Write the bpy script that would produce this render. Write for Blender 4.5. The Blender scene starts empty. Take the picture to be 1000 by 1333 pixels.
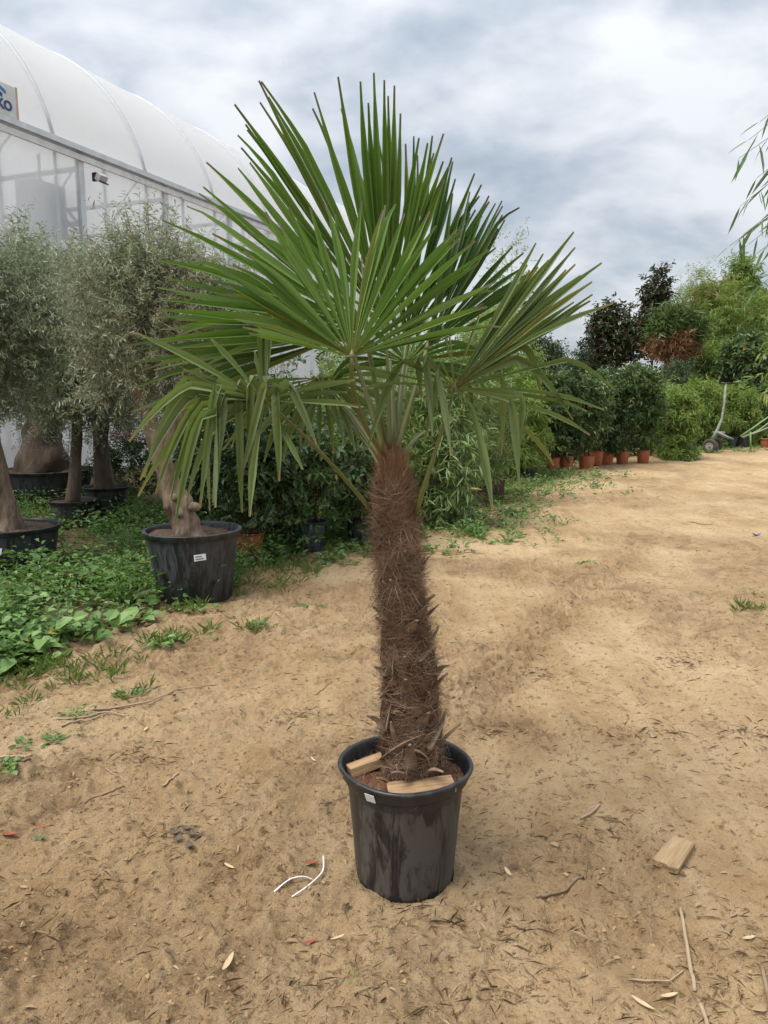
import bpy, math, random
import numpy as np
from mathutils import Vector

R = math.radians
SC = bpy.context.scene
COL = SC.collection
rng = np.random.default_rng(7)
random.seed(7)

# ------------------------------------------------------------------ camera
CAM_H, PITCH, FPX = 1.65, R(9.0), 1000.0
cd = bpy.data.cameras.new('camera'); cam = bpy.data.objects.new('camera', cd); COL.objects.link(cam)
cam.location = (0, 0, CAM_H); cam.rotation_euler = (R(90) - PITCH, 0, 0)
cd.sensor_fit = 'HORIZONTAL'; cd.sensor_width = 36; cd.lens = 36 * FPX / 1000
cd.clip_start = 0.05; cd.clip_end = 2000
SC.camera = cam

# ------------------------------------------------------------------ light
SUN_EL, SUN_AZ = R(60), R(-115)          # azimuth from +Y towards +X
CLOUD_GAIN = 1.0
sd = bpy.data.lights.new('sun', 'SUN'); sd.energy = 2.0; sd.angle = R(35); sd.color = (1.0, 0.95, 0.87)
sun = bpy.data.objects.new('sun', sd); COL.objects.link(sun)
sdir = Vector((math.sin(SUN_AZ) * math.cos(SUN_EL), math.cos(SUN_AZ) * math.cos(SUN_EL), math.sin(SUN_EL)))
sun.rotation_euler = sdir.to_track_quat('Z', 'Y').to_euler(); sun.location = (0, 0, 30)

W = bpy.data.worlds.new('World'); SC.world = W; W.use_nodes = True
nt = W.node_tree; nt.nodes.clear()
def N(nt, t, **k):
    n = nt.nodes.new(t)
    for a, v in k.items():
        if a.startswith('i_'):
            n.inputs[a[2:].replace('_', ' ')].default_value = v
        else:
            setattr(n, a, v)
    return n
L = lambda nt, a, b: nt.links.new(a, b)
def ramp(nt, stops, fac=None, interp='LINEAR'):
    r = nt.nodes.new('ShaderNodeValToRGB'); e = r.color_ramp.elements
    r.color_ramp.interpolation = interp
    while len(e) < len(stops): e.new(0.5)
    for k, (p, c) in enumerate(stops):
        e[k].position = p; e[k].color = (*c, 1) if len(c) == 3 else c
    if fac is not None: L(nt, fac, r.inputs[0])
    return r
def math_(nt, op, a, b=None, clamp=False):
    m = nt.nodes.new('ShaderNodeMath'); m.operation = op; m.use_clamp = clamp
    for i, v in enumerate((a, b)):
        if v is None: continue
        if isinstance(v, (int, float)): m.inputs[i].default_value = v
        else: L(nt, v, m.inputs[i])
    return m.outputs[0]
def mixc(nt, fac, a, b, mode='MIX'):
    m = nt.nodes.new('ShaderNodeMix'); m.data_type = 'RGBA'; m.blend_type = mode
    for s, v in ((m.inputs[0], fac), (m.inputs[6], a), (m.inputs[7], b)):
        if isinstance(v, (int, float)): s.default_value = v
        elif isinstance(v, tuple): s.default_value = (*v, 1) if len(v) == 3 else v
        else: L(nt, v, s)
    return m.outputs[2]
sky = N(nt, 'ShaderNodeTexSky', sky_type='NISHITA', sun_disc=False, sun_elevation=SUN_EL, sun_rotation=SUN_AZ)
tc = N(nt, 'ShaderNodeTexCoord'); sx = N(nt, 'ShaderNodeSeparateXYZ'); L(nt, tc.outputs['Generated'], sx.inputs[0])
zz = math_(nt, 'ADD', math_(nt, 'MAXIMUM', sx.outputs[2], 0.0), 0.42)
cx = N(nt, 'ShaderNodeCombineXYZ')
L(nt, math_(nt, 'DIVIDE', sx.outputs[0], zz), cx.inputs[0]); L(nt, math_(nt, 'DIVIDE', sx.outputs[1], zz), cx.inputs[1])
mp = N(nt, 'ShaderNodeMapping'); mp.inputs['Location'].default_value = (3.1, 1.7, 0.0); mp.inputs['Scale'].default_value = (1.0, 1.25, 1)
L(nt, cx.outputs[0], mp.inputs[0])
n1 = N(nt, 'ShaderNodeTexNoise', i_Scale=2.0, i_Detail=8.0, i_Roughness=0.50, i_Distortion=0.15)
n2 = N(nt, 'ShaderNodeTexNoise', i_Scale=5.0, i_Detail=8.0, i_Roughness=0.52, i_Distortion=0.2)
L(nt, mp.outputs[0], n1.inputs['Vector']); L(nt, mp.outputs[0], n2.inputs['Vector'])
nn = math_(nt, 'ADD', math_(nt, 'MULTIPLY', n1.outputs[0], 0.56), math_(nt, 'MULTIPLY', n2.outputs[0], 0.44))
cr = ramp(nt, [(0.40, (0.215, 0.246, 0.282)), (0.465, (0.285, 0.310, 0.340)), (0.52, (0.362, 0.378, 0.400)), (0.60, (0.455, 0.462, 0.470))], nn)
cl = N(nt, 'ShaderNodeVectorMath', operation='SCALE'); L(nt, cr.outputs[0], cl.inputs[0]); L(nt, math_(nt, 'MULTIPLY', math_(nt, 'ADD', math_(nt, 'MULTIPLY', math_(nt, 'POWER', math_(nt, 'MAXIMUM', sx.outputs[2], 0.0), 2.0), 1.9), 0.85), 10.0 * CLOUD_GAIN), cl.inputs['Scale'])   # overcast sky, brighter towards the zenith
skc = mixc(nt, 0.88, sky.outputs[0], cl.outputs[0])
bg = N(nt, 'ShaderNodeBackground', i_Strength=0.1); L(nt, skc, bg.inputs[0])
wo = N(nt, 'ShaderNodeOutputWorld'); L(nt, bg.outputs[0], wo.inputs[0])

vs = SC.view_settings
vs.view_transform = 'Standard'; vs.look = 'None'; vs.exposure = 1.06; vs.gamma = 1.0; vs.use_curve_mapping = False
SC.render.engine = 'CYCLES'
cy = SC.cycles; cy.use_denoising = True; cy.max_bounces = 7; cy.diffuse_bounces = 3; cy.glossy_bounces = 2
cy.transmission_bounces = 4; cy.transparent_max_bounces = 12; cy.caustics_reflective = False; cy.caustics_refractive = False

# ------------------------------------------------------------------ measuring helpers
SP, CP = math.sin(PITCH), math.cos(PITCH)
def ray(px, py):
    u, v = (px - 500) / FPX, (666.5 - py) / FPX
    return np.array([u, CP + v * SP, -SP + v * CP])
def P(px, py, Y):                 # point on the plane y = Y
    d = ray(px, py); t = Y / d[1]
    return np.array([d[0] * t, Y, CAM_H + d[2] * t])
def G(px, py):                    # point on the flat ground
    d = ray(px, py); t = CAM_H / -d[2]
    return np.array([d[0] * t, d[1] * t, 0.0])
def nrm(v):
    v = np.asarray(v, float); l = np.linalg.norm(v, axis=-1, keepdims=True); return v / np.maximum(l, 1e-9)

# ------------------------------------------------------------------ numpy noise
def _hash(ix, iy, s):
    h = (ix.astype(np.int64) * 374761393 + iy.astype(np.int64) * 668265263 + s * 974634777) & 0xffffffff
    h = ((h ^ (h >> 13)) * 1274126177) & 0xffffffff
    h = h ^ (h >> 16)
    return (h & 0xffffff) / float(0xffffff)
def vnoise(x, y, s=0):
    x = np.asarray(x, float); y = np.asarray(y, float)
    ix, iy = np.floor(x), np.floor(y); fx, fy = x - ix, y - iy
    fx = fx * fx * (3 - 2 * fx); fy = fy * fy * (3 - 2 * fy)
    a, b, c, d = _hash(ix, iy, s), _hash(ix + 1, iy, s), _hash(ix, iy + 1, s), _hash(ix + 1, iy + 1, s)
    return (a * (1 - fx) + b * fx) * (1 - fy) + (c * (1 - fx) + d * fx) * fy
def fbm(x, y, s=0, o=4):
    r = 0; a = 0.5
    for k in range(o):
        r = r + a * vnoise(x * 2 ** k + 13.7 * k, y * 2 ** k - 7.1 * k, s + k); a *= 0.5
    return r / (1 - 0.5 ** o)
def sstep(a, b, x):
    t = np.clip((x - a) / (b - a), 0, 1); return t * t * (3 - 2 * t)

# ------------------------------------------------------------------ mesh helpers
def link(o, parent=None):
    COL.objects.link(o)
    if parent is not None: o.parent = parent
    return o
def tag(o, label=None, cat=None, group=None, kind=None):
    for k, v in (('label', label), ('category', cat), ('group', group), ('kind', kind)):
        if v: o[k] = v
    return o
def thing(name, label, cat, loc=(0, 0, 0), group=None):
    o = bpy.data.objects.new(name, None); o.empty_display_size = 0.1
    o.location = loc; link(o); return tag(o, label, cat, group)
class MB:
    """collects vertices and faces of one mesh"""
    def __init__(s): s.v = []; s.f = []; s.a = []; s.n = 0
    def add(s, v, f, a=None):
        v = np.asarray(v, float).reshape(-1, 3); s.v.append(v)
        s.f += [tuple(int(i) + s.n for i in q) for q in f]; s.n += len(v)
        s.a.append(np.zeros(len(v)) if a is None else np.asarray(a, float)); return s
    def box(s, c, size, rz=0.0, M=None, jit=0):
        x, y, z = np.array(size) / 2
        v = np.array([(i, j, k) for i in (-x, x) for j in (-y, y) for k in (-z, z)])
        if jit: v = v + rng.normal(0, jit, v.shape)
        if M is not None: v = v @ np.array(M).T
        cz, sz = math.cos(rz), math.sin(rz)
        v = np.c_[v[:, 0] * cz - v[:, 1] * sz, v[:, 0] * sz + v[:, 1] * cz, v[:, 2]] + np.array(c)
        return s.add(v, [(0, 1, 3, 2), (4, 6, 7, 5), (0, 4, 5, 1), (2, 3, 7, 6), (0, 2, 6, 4), (1, 5, 7, 3)])
    def tube(s, pts, rad, sides=8, cap=True, lump=0.0, flat=1.0, seed=0):
        pts = np.asarray(pts, float); n = len(pts); rad = np.broadcast_to(np.asarray(rad, float), (n,))
        T = nrm(np.gradient(pts, axis=0)); ref = np.array([0, 0, 1.0]) if abs(T[0][2]) < 0.9 else np.array([1.0, 0, 0])
        V = []; side = nrm(np.cross(T[0], ref))
        for i in range(n):
            side = nrm(side - T[i] * (side @ T[i])); b = np.cross(T[i], side)
            for k in range(sides):
                a = 2 * math.pi * k / sides
                rr = rad[i] * (1 + lump * (vnoise(np.array(math.cos(a) * 1.6 + seed * 3.3 + 50), np.array(math.sin(a) * 1.6 + i * 0.33 + 50)) - 0.5) * 2)
                V.append(pts[i] + (side * math.cos(a) + b * math.sin(a) * flat) * rr)
        F = [(i * sides + k, i * sides + (k + 1) % sides, (i + 1) * sides + (k + 1) % sides, (i + 1) * sides + k) for i in range(n - 1) for k in range(sides)]
        if cap: F += [tuple(reversed(range(sides))), tuple(range((n - 1) * sides, n * sides))]
        return s.add(V, F, np.repeat(np.linspace(0, 1, n), sides))
    def lathe(s, prof, c=(0, 0, 0), seg=40, wob=None):
        V = []; n = len(prof)
        for r, z in prof:
            for k in range(seg):
                a = 2 * math.pi * k / seg; rr = r * (wob(a, z) if wob else 1)
                V.append((c[0] + rr * math.cos(a), c[1] + rr * math.sin(a), c[2] + z))
        F = [(i * seg + k, i * seg + (k + 1) % seg, (i + 1) * seg + (k + 1) % seg, (i + 1) * seg + k) for i in range(n - 1) for k in range(seg)]
        return s.add(V, F)
    def build(s, name, mat, parent=None, smooth=True, attr=None, bevel=0):
        me = bpy.data.meshes.new(name); me.from_pydata(np.concatenate(s.v).tolist(), [], s.f)
        if mat: me.materials.append(mat)
        if smooth: me.polygons.foreach_set('use_smooth', np.ones(len(me.polygons), bool))
        if attr:
            at = me.attributes.new(attr, 'FLOAT', 'POINT'); at.data.foreach_set('value', np.concatenate(s.a).astype(np.float32))
        o = link(bpy.data.objects.new(name, me), parent)
        if bevel:
            b = o.modifiers.new('bevel', 'BEVEL'); b.width = bevel; b.segments = 2; b.limit_method = 'ANGLE'
        return o
def tri_mesh(name, V, T, mat, parent=None, smooth=False):
    V = np.asarray(V, np.float32); T = np.asarray(T, np.int32); me = bpy.data.meshes.new(name)
    me.vertices.add(len(V)); me.vertices.foreach_set('co', V.ravel())
    me.loops.add(T.size); me.loops.foreach_set('vertex_index', T.ravel())
    me.polygons.add(len(T)); me.polygons.foreach_set('loop_start', np.arange(0, T.size, 3, dtype=np.int32))
    me.polygons.foreach_set('loop_total', np.full(len(T), 3, np.int32))
    me.polygons.foreach_set('use_smooth', np.full(len(T), smooth, bool))
    me.update(calc_edges=True); me.materials.append(mat)
    return link(bpy.data.objects.new(name, me), parent)
def copy_thing(o, loc, rz=0.0, sc=1.0):
    c = o.copy(); COL.objects.link(c); c.location = loc; c.rotation_euler = (0, 0, rz); c.scale = (sc, sc, sc)
    for ch in o.children:
        d = ch.copy(); COL.objects.link(d); d.parent = c
        for g in ch.children:
            e = g.copy(); COL.objects.link(e); e.parent = d
    return c

# ------------------------------------------------------------------ materials
def new_mat(name):
    m = bpy.data.materials.new(name); m.use_nodes = True; t = m.node_tree; t.nodes.clear()
    o = N(t, 'ShaderNodeOutputMaterial'); b = N(t, 'ShaderNodeBsdfPrincipled'); L(t, b.outputs[0], o.inputs[0])
    return m, t, b, o
def mat_plain(name, c1, c2=None, scale=8, rough=0.6, bump=0.0, bscale=40, spec=0.4, metal=0.0, detail=5.0, stretch=None):
    m, t, b, o = new_mat(name); c2 = c2 or tuple(x * 0.75 for x in c1)
    tcn = N(t, 'ShaderNodeTexCoord'); src = tcn.outputs['Object']
    if stretch:
        mpn = N(t, 'ShaderNodeMapping'); mpn.inputs['Scale'].default_value = stretch; L(t, src, mpn.inputs[0]); src = mpn.outputs[0]
    n = N(t, 'ShaderNodeTexNoise', i_Scale=scale, i_Detail=detail, i_Roughness=0.6); L(t, src, n.inputs['Vector'])
    r = ramp(t, [(0.33, c1), (0.68, c2)], n.outputs[0]); L(t, r.outputs[0], b.inputs['Base Color'])
    b.inputs['Roughness'].default_value = rough; b.inputs['Specular IOR Level'].default_value = spec; b.inputs['Metallic'].default_value = metal
    if bump:
        n3 = N(t, 'ShaderNodeTexNoise', i_Scale=bscale, i_Detail=4.0); L(t, src, n3.inputs['Vector'])
        bp = N(t, 'ShaderNodeBump', i_Strength=bump, i_Distance=0.02); L(t, n3.outputs[0], bp.inputs['Height']); L(t, bp.outputs[0], b.inputs['Normal'])
    return m
def mat_leaf(name, c1, c2, back=None, trans=0.3, rough=0.45, tcol=None, odd=None, odd_share=0.04, spec=0.4, patch=None):
    m, t, b, o = new_mat(name); g = N(t, 'ShaderNodeNewGeometry')
    if tcol is None: c1, c2 = tuple(x * 1.3 for x in c1), tuple(x * 1.3 for x in c2)
    col = mixc(t, g.outputs['Random Per Island'], c1, c2)
    if odd:
        w = N(t, 'ShaderNodeTexWhiteNoise', noise_dimensions='1D'); L(t, g.outputs['Random Per Island'], w.inputs['W'])
        col = mixc(t, math_(t, 'LESS_THAN', w.outputs[0], odd_share), col, odd)
    if patch:
        tcn = N(t, 'ShaderNodeTexCoord'); pn_ = N(t, 'ShaderNodeTexNoise', i_Scale=patch[1], i_Detail=4.0); L(t, tcn.outputs['Object'], pn_.inputs['Vector'])
        col = mixc(t, math_(t, 'MULTIPLY', ramp(t, [(0.44, (0, 0, 0)), (0.58, (1, 1, 1))], pn_.outputs[0]).outputs[0], patch[2]), col, patch[0])
    if back: col = mixc(t, g.outputs['Backfacing'], col, back)
    L(t, col, b.inputs['Base Color']); b.inputs['Roughness'].default_value = rough; b.inputs['Specular IOR Level'].default_value = spec
    tr = N(t, 'ShaderNodeBsdfTranslucent'); L(t, mixc(t, 1.0, col, tcol or (1.5, 1.6, 0.7), 'MULTIPLY'), tr.inputs[0])
    mx = N(t, 'ShaderNodeMixShader'); mx.inputs[0].default_value = trans
    L(t, b.outputs[0], mx.inputs[1]); L(t, tr.outputs[0], mx.inputs[2]); L(t, mx.outputs[0], o.inputs[0])
    return m

# ================================================================== GROUND
TR0, TR1 = G(585, 930)[:2], G(850, 690)[:2]                     # a wheel track across the dirt
TRd = nrm(TR1 - TR0); TRn = np.array([-TRd[1], TRd[0]]); TRL = np.linalg.norm(TR1 - TR0)
ROWA, ROWB = G(120, 838)[:2], G(690, 622)[:2]                    # edge of the planted strip
RWd = nrm(ROWB - ROWA); RWn = np.array([-RWd[1], RWd[0]])
def rough_mask(x, y):
    m = sstep(0.42, 0.66, fbm(x * 0.85 + 3, y * 0.85, 11, 4))
    dx, dy = x - TR0[0], y - TR0[1]; s = dx * TRd[0] + dy * TRd[1]; d = dx * TRn[0] + dy * TRn[1]
    tr = np.exp(-(d / 0.24) ** 2) * sstep(-0.4, 0.2, s) * (1 - sstep(TRL - 1.5, TRL + 1.0, s))
    left = np.exp(-(((x + 1.25) / 0.95) ** 2 + ((y - 3.1) / 1.0) ** 2))
    return np.clip(m * 0.85 + tr * 0.9 + left * 0.5, 0, 1)
def ground_h(x, y):
    x = np.asarray(x, float); y = np.asarray(y, float)
    far = 1 - sstep(14, 40, np.hypot(x, y))
    h = 0.035 * (fbm(x * 0.45, y * 0.45, 3, 3) - 0.5) + 0.022 * (fbm(x * 1.7, y * 1.7, 5, 3) - 0.5)
    rm = rough_mask(x, y)
    h = h + (0.4 + 0.6 * rm) * 0.080 * (fbm(x * 5.2, y * 5.2, 21, 4) - 0.5)
    tn_ = fbm(x * 7.5 + 0.6 * fbm(x * 20, y * 20, 8, 2), y * 7.5, 61, 4) * 9; fr = tn_ - np.floor(tn_); h = h + (0.25 + 0.75 * rm) * 0.013 * (sstep(0.0, 0.22, fr) - fr)
    cl = fbm(x * 17, y * 17, 31, 4)
    h = h + (0.25 + 0.75 * rm) * 0.050 * np.maximum(cl - 0.45, 0) * 2.4
    h = h + (0.008 + 0.012 * rm) * (fbm(x * 38, y * 38, 41, 2) - 0.5)
    dx, dy = x - TR0[0], y - TR0[1]; s = dx * TRd[0] + dy * TRd[1]; d = dx * TRn[0] + dy * TRn[1]
    tr = np.exp(-(d / 0.17) ** 4) * sstep(-0.2, 0.2, s) * (1 - sstep(TRL - 1.5, TRL + 0.6, s)) * sstep(0.15, 0.45, fbm(x * 2.2, y * 2.2, 77, 3))
    h = h + tr * (-0.020 + 0.017 * np.sign(np.sin((s + np.abs(d) * 0.8) * 2 * math.pi / 0.13)))
    for off, dep in ((1.05, 0.030), (2.55, 0.028), (-0.55, 0.014)):                       # broad ruts along the track
        dd = (x - off) * 0.931 - (y - 2.5) * 0.366; k = sstep(0.3, 0.6, fbm(x * 0.6, y * 0.6, 90, 3))
        h = h + k * (-dep * np.exp(-(dd / 0.16) ** 2) + 0.5 * dep * np.exp(-((np.abs(dd) - 0.27) / 0.09) ** 2))
    rp = np.hypot(x - 0.0716, y - 2.4239); h = h + 0.016 * np.exp(-((rp - 0.195) / 0.035) ** 2) * (0.4 + 1.2 * vnoise(x * 14, y * 14, 6))      # soil pushed up round the pot
    for (cxx, cyy, ang) in ((-0.42, 2.42, 0.3), (-0.22, 2.12, 0.9), (0.62, 2.3, 1.2)):   # shoe prints
        c, s2 = math.cos(ang), math.sin(ang); a = (x - cxx) * c + (y - cyy) * s2; b2 = -(x - cxx) * s2 + (y - cyy) * c
        m = np.exp(-((a / 0.15) ** 4 + (b2 / 0.055) ** 4)); h = h + m * (-0.007 + 0.004 * np.sin(a * 2 * math.pi / 0.024))
    return h * far
def gz(p, dz=0.0):
    return np.array([p[0], p[1], float(ground_h(p[0], p[1])) + dz])
def GG(px, py, dz=0.0): return gz(G(px, py), dz)

def graded(lo_f, hi_f, lo, hi, step, grow):
    mid = np.arange(lo_f, hi_f, step); up = [mid[-1]]; d = step
    while up[-1] < hi: d *= grow; up.append(up[-1] + d)
    dn = [mid[0]]; d = step
    while dn[-1] > lo: d *= grow; dn.append(dn[-1] - d)
    return np.concatenate([dn[:0:-1], mid, up[1:]])
gx = graded(-1.7, 1.9, -320, 320, 0.0115, 1.045); gy = graded(1.3, 4.7, -40, 600, 0.011, 1.028)
GX, GY = np.meshgrid(gx, gy); gzv = ground_h(GX, GY)
me = bpy.data.meshes.new('ground'); nv = GX.size; nx, ny = len(gx), len(gy)
me.vertices.add(nv); me.vertices.foreach_set('co', np.stack([GX, GY, gzv], -1).astype(np.float32).ravel())
ii = (np.arange(ny - 1)[:, None] * nx + np.arange(nx - 1)[None]).ravel()
quads = np.stack([ii, ii + 1, ii + nx + 1, ii + nx], -1).astype(np.int32)
me.loops.add(quads.size); me.loops.foreach_set('vertex_index', quads.ravel())
me.polygons.add(len(quads)); me.polygons.foreach_set('loop_start', np.arange(0, quads.size, 4, dtype=np.int32))
me.polygons.foreach_set('loop_total', np.full(len(quads), 4, np.int32)); me.polygons.foreach_set('use_smooth', np.ones(len(quads), bool))
me.update(calc_edges=True)
a1 = me.attributes.new('loose', 'FLOAT', 'POINT')
cl = fbm(GX * 17, GY * 17, 31, 4)
a1.data.foreach_set('value', (rough_mask(GX, GY) * (0.55 + 0.9 * np.clip(0.62 - cl, 0, 1))).astype(np.float32).ravel())  # darker disturbed soil, plus shade painted into the hollows between clods
dRow = (GX - ROWA[0]) * RWn[0] + (GY - ROWA[1]) * RWn[1] + 0.9 * (fbm(GX * 0.8, GY * 0.8, 51, 4) - 0.5)
a2 = me.attributes.new('humus', 'FLOAT', 'POINT'); a2.data.foreach_set('value', sstep(-0.15, 0.5, dRow).astype(np.float32).ravel())

gm, t, b, o = new_mat('bare_dirt')
tcn = N(t, 'ShaderNodeTexCoord'); ob = tcn.outputs['Object']
def noise(t, src, sc, det=5.0, ro=0.6, dist=0.0):
    n = N(t, 'ShaderNodeTexNoise', i_Scale=sc, i_Detail=det, i_Roughness=ro, i_Distortion=dist); L(t, src, n.inputs['Vector']); return n.outputs[0]
nA, nB, nC, nD = noise(t, ob, 0.7, 6), noise(t, ob, 4.0, 7, 0.65, 0.4), noise(t, ob, 26, 7, 0.72), noise(t, ob, 130, 4, 0.7)
mS = N(t, 'ShaderNodeMapping'); mS.inputs['Rotation'].default_value = (0, 0, R(21.5)); mS.inputs['Scale'].default_value = (5.5, 0.7, 1); L(t, ob, mS.inputs[0]); nE = noise(t, ob, 9, 8, 0.75, 0.3); nS = noise(t, mS.outputs[0], 1.0, 6, 0.65, 0.3)
nP = noise(t, ob, 1.6, 6, 0.68, 0.8)
c0 = ramp(t, [(0.34, (0.325, 0.208, 0.100)), (0.50, (0.420, 0.287, 0.155)), (0.66, (0.510, 0.370, 0.220))], nA).outputs[0]
c1 = mixc(t, math_(t, 'MULTIPLY', ramp(t, [(0.42, (0, 0, 0)), (0.62, (1, 1, 1))], nB).outputs[0], 0.45), c0, (0.58, 0.415, 0.235))
c1 = mixc(t, math_(t, 'MULTIPLY', ramp(t, [(0.45, (0, 0, 0)), (0.62, (1, 1, 1))], nS).outputs[0], 0.40), c1, (0.58, 0.43, 0.26))
c1 = mixc(t, math_(t, 'MULTIPLY', ramp(t, [(0.55, (0, 0, 0)), (0.66, (1, 1, 1))], nP).outputs[0], 0.45), c1, (0.24, 0.145, 0.066))
lo = N(t, 'ShaderNodeAttribute', attribute_name='loose'); hu = N(t, 'ShaderNodeAttribute', attribute_name='humus')
lf = math_(t, 'MULTIPLY', lo.outputs['Fac'], ramp(t, [(0.40, (0, 0, 0)), (0.60, (1, 1, 1))], nB).outputs[0], True)
lf2 = math_(t, 'ADD', math_(t, 'MULTIPLY', lf, 0.70), math_(t, 'MULTIPLY', lo.outputs['Fac'], 0.24), True)
c2 = mixc(t, lf2, c1, (0.135, 0.080, 0.040))
c3 = mixc(t, math_(t, 'MULTIPLY', ramp(t, [(0.565, (0, 0, 0)), (0.625, (1, 1, 1))], nC).outputs[0], 0.72), c2, (0.115, 0.068, 0.033))
c3 = mixc(t, math_(t, 'MULTIPLY', ramp(t, [(0.57, (0, 0, 0)), (0.635, (1, 1, 1))], nE).outputs[0], 0.55), c3, (0.165, 0.100, 0.050))
c4 = mixc(t, math_(t, 'MULTIPLY', ramp(t, [(0.60, (0, 0, 0)), (0.68, (1, 1, 1))], nD).outputs[0], 0.4), c3, (0.58, 0.45, 0.30))
c5 = mixc(t, math_(t, 'MULTIPLY', hu.outputs['Fac'], 0.85), c4, mixc(t, nB, (0.065, 0.043, 0.025), (0.135, 0.092, 0.052)))
L(t, c5, b.inputs['Base Color']); b.inputs['Roughness'].default_value = 0.95; b.inputs['Specular IOR Level'].default_value = 0.15
bp1 = N(t, 'ShaderNodeBump', i_Strength=1.0, i_Distance=0.030); L(t, nC, bp1.inputs['Height'])
bp2 = N(t, 'ShaderNodeBump', i_Strength=0.8, i_Distance=0.008); L(t, nD, bp2.inputs['Height']); L(t, bp1.outputs[0], bp2.inputs['Normal'])
L(t, bp2.outputs[0], b.inputs['Normal'])
me.materials.append(gm)
ground = link(bpy.data.objects.new('ground', me)); tag(ground, kind='structure')
ground['label'] = 'bare trampled tan dirt of the nursery track'

# ================================================================== GREENHOUSE
GO = np.array([-6.5, 13.9]); GA = nrm(np.array([0.366, 0.93])); GN = np.array([-GA[1], GA[0]])
ZG, SPAN, RISE, S0, S1 = 6.2, 8.0, 3.15, -9.2, 20.0
RC = (SPAN ** 2 / 4 + RISE ** 2) / (2 * RISE)
def gh(s, w, z):                                                   # s along, w inwards, z up
    q = GO + GA * s + GN * w; return np.array([q[0], q[1], z])
def arch(k):                                                       # k 0..1 over the span
    a0 = math.asin(SPAN / 2 / RC); a = -a0 + 2 * a0 * k
    return SPAN / 2 + RC * math.sin(a), ZG + RC * math.cos(a) - (RC - RISE)
def mat_film(name, dif, trl, clear, col):
    m, t, b, o = new_mat(name)
    tcn = N(t, 'ShaderNodeTexCoord'); n = noise(t, tcn.outputs['Object'], 0.6, 6, 0.6); n2 = noise(t, tcn.outputs['Object'], 5, 5, 0.7)
    cc = mixc(t, n, tuple(x * 0.90 for x in col), col); cc = mixc(t, math_(t, 'MULTIPLY', ramp(t, [(0.55, (0, 0, 0)), (0.75, (1, 1, 1))], n2).outputs[0], 0.18), cc, tuple(x * 0.7 for x in col))
    L(t, cc, b.inputs['Base Color']); b.inputs['Roughness'].default_value = 0.35; b.inputs['Specular IOR Level'].default_value = 0.35
    tr = N(t, 'ShaderNodeBsdfTranslucent'); L(t, cc, tr.inputs[0]); tp = N(t, 'ShaderNodeBsdfTransparent')
    m1 = N(t, 'ShaderNodeMixShader'); m1.inputs[0].default_value = trl; L(t, b.outputs[0], m1.inputs[1]); L(t, tr.outputs[0], m1.inputs[2])
    m2 = N(t, 'ShaderNodeMixShader'); m2.inputs[0].default_value = clear; L(t, m1.outputs[0], m2.inputs[1]); L(t, tp.outputs[0], m2.inputs[2])
    L(t, m2.outputs[0], o.inputs[0]); return m
M_ROOF = mat_film('roof_film', 0.6, 0.50, 0.02, (0.93, 0.93, 0.93)); M_WALL = mat_film('wall_film', 0.5, 0.55, 0.17, (0.86, 0.885, 0.91))
M_GALV = mat_plain('galvanised_steel', (0.62, 0.65, 0.68), (0.50, 0.53, 0.56), 6, 0.45, metal=0.25)
M_HOOP = mat_plain('filmed_hoop', (0.50, 0.53, 0.56), (0.44, 0.47, 0.50), 6, 0.5)
M_STEEL_IN = mat_plain('painted_steel', (0.30, 0.33, 0.37), (0.22, 0.25, 0.29), 6, 0.5)
house = thing('greenhouse', 'tall white plastic film greenhouse with arched roof behind the olive trees', 'greenhouse', gh(0, 0, 0))
def hb(mb, name, mat, smooth=True, par=None, **k):
    o = mb.build(name, mat, par or house, smooth, **k)
    if par is None: o.matrix_parent_inverse = house.matrix_world.inverted() if False else o.matrix_parent_inverse
    return o
HB = gh(0, 0, 0)
hoops = 1.2 + 2.6 * np.arange(-4, 8)
mb = MB(); nk = 22; ss = np.linspace(S0, S1, 81); V = []
for s in ss:
    for k in range(nk + 1):
        w, z = arch(k / nk); d = 0.012 * math.sin(math.pi * ((s - 1.2) % 2.6) / 2.6)
        V.append(gh(s, w + d * (SPAN / 2 - w) / SPAN, z - d) - HB)
mb.add(V, [(i * (nk + 1) + k, i * (nk + 1) + k + 1, (i + 1) * (nk + 1) + k + 1, (i + 1) * (nk + 1) + k) for i in range(80) for k in range(nk)])
hb(mb, 'roof_film', M_ROOF)
for s in hoops:
    mb = MB(); mb.tube([gh(s, arch(k / nk)[0], arch(k / nk)[1] - 0.012) - HB for k in range(nk + 1)], 0.040, 8); hb(mb, 'hoop', M_HOOP)
posts = 1.8 + 2.6 * np.arange(-4, 8)
edges = [S0 - 0.07] + list(posts)
for a0, a1_ in zip(edges[:-1], edges[1:]):                          # film sheets between the posts
    mb = MB(); V = []
    for i, s in enumerate(np.linspace(a0 + 0.07, a1_ - 0.07, 9)):
        for z in np.linspace(0.02, ZG - 0.14, 9):
            V.append(gh(s, 0.03 * math.sin(math.pi * i / 8) + 0.02 * float(vnoise(np.array(s * 0.9), np.array(z * 0.5), 4)), z) - HB)
    mb.add(V, [(i * 9 + k, i * 9 + k + 1, (i + 1) * 9 + k + 1, (i + 1) * 9 + k) for i in range(8) for k in range(8)]); hb(mb, 'wall_film', M_WALL)
ang = math.atan2(GA[1], GA[0])
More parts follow.
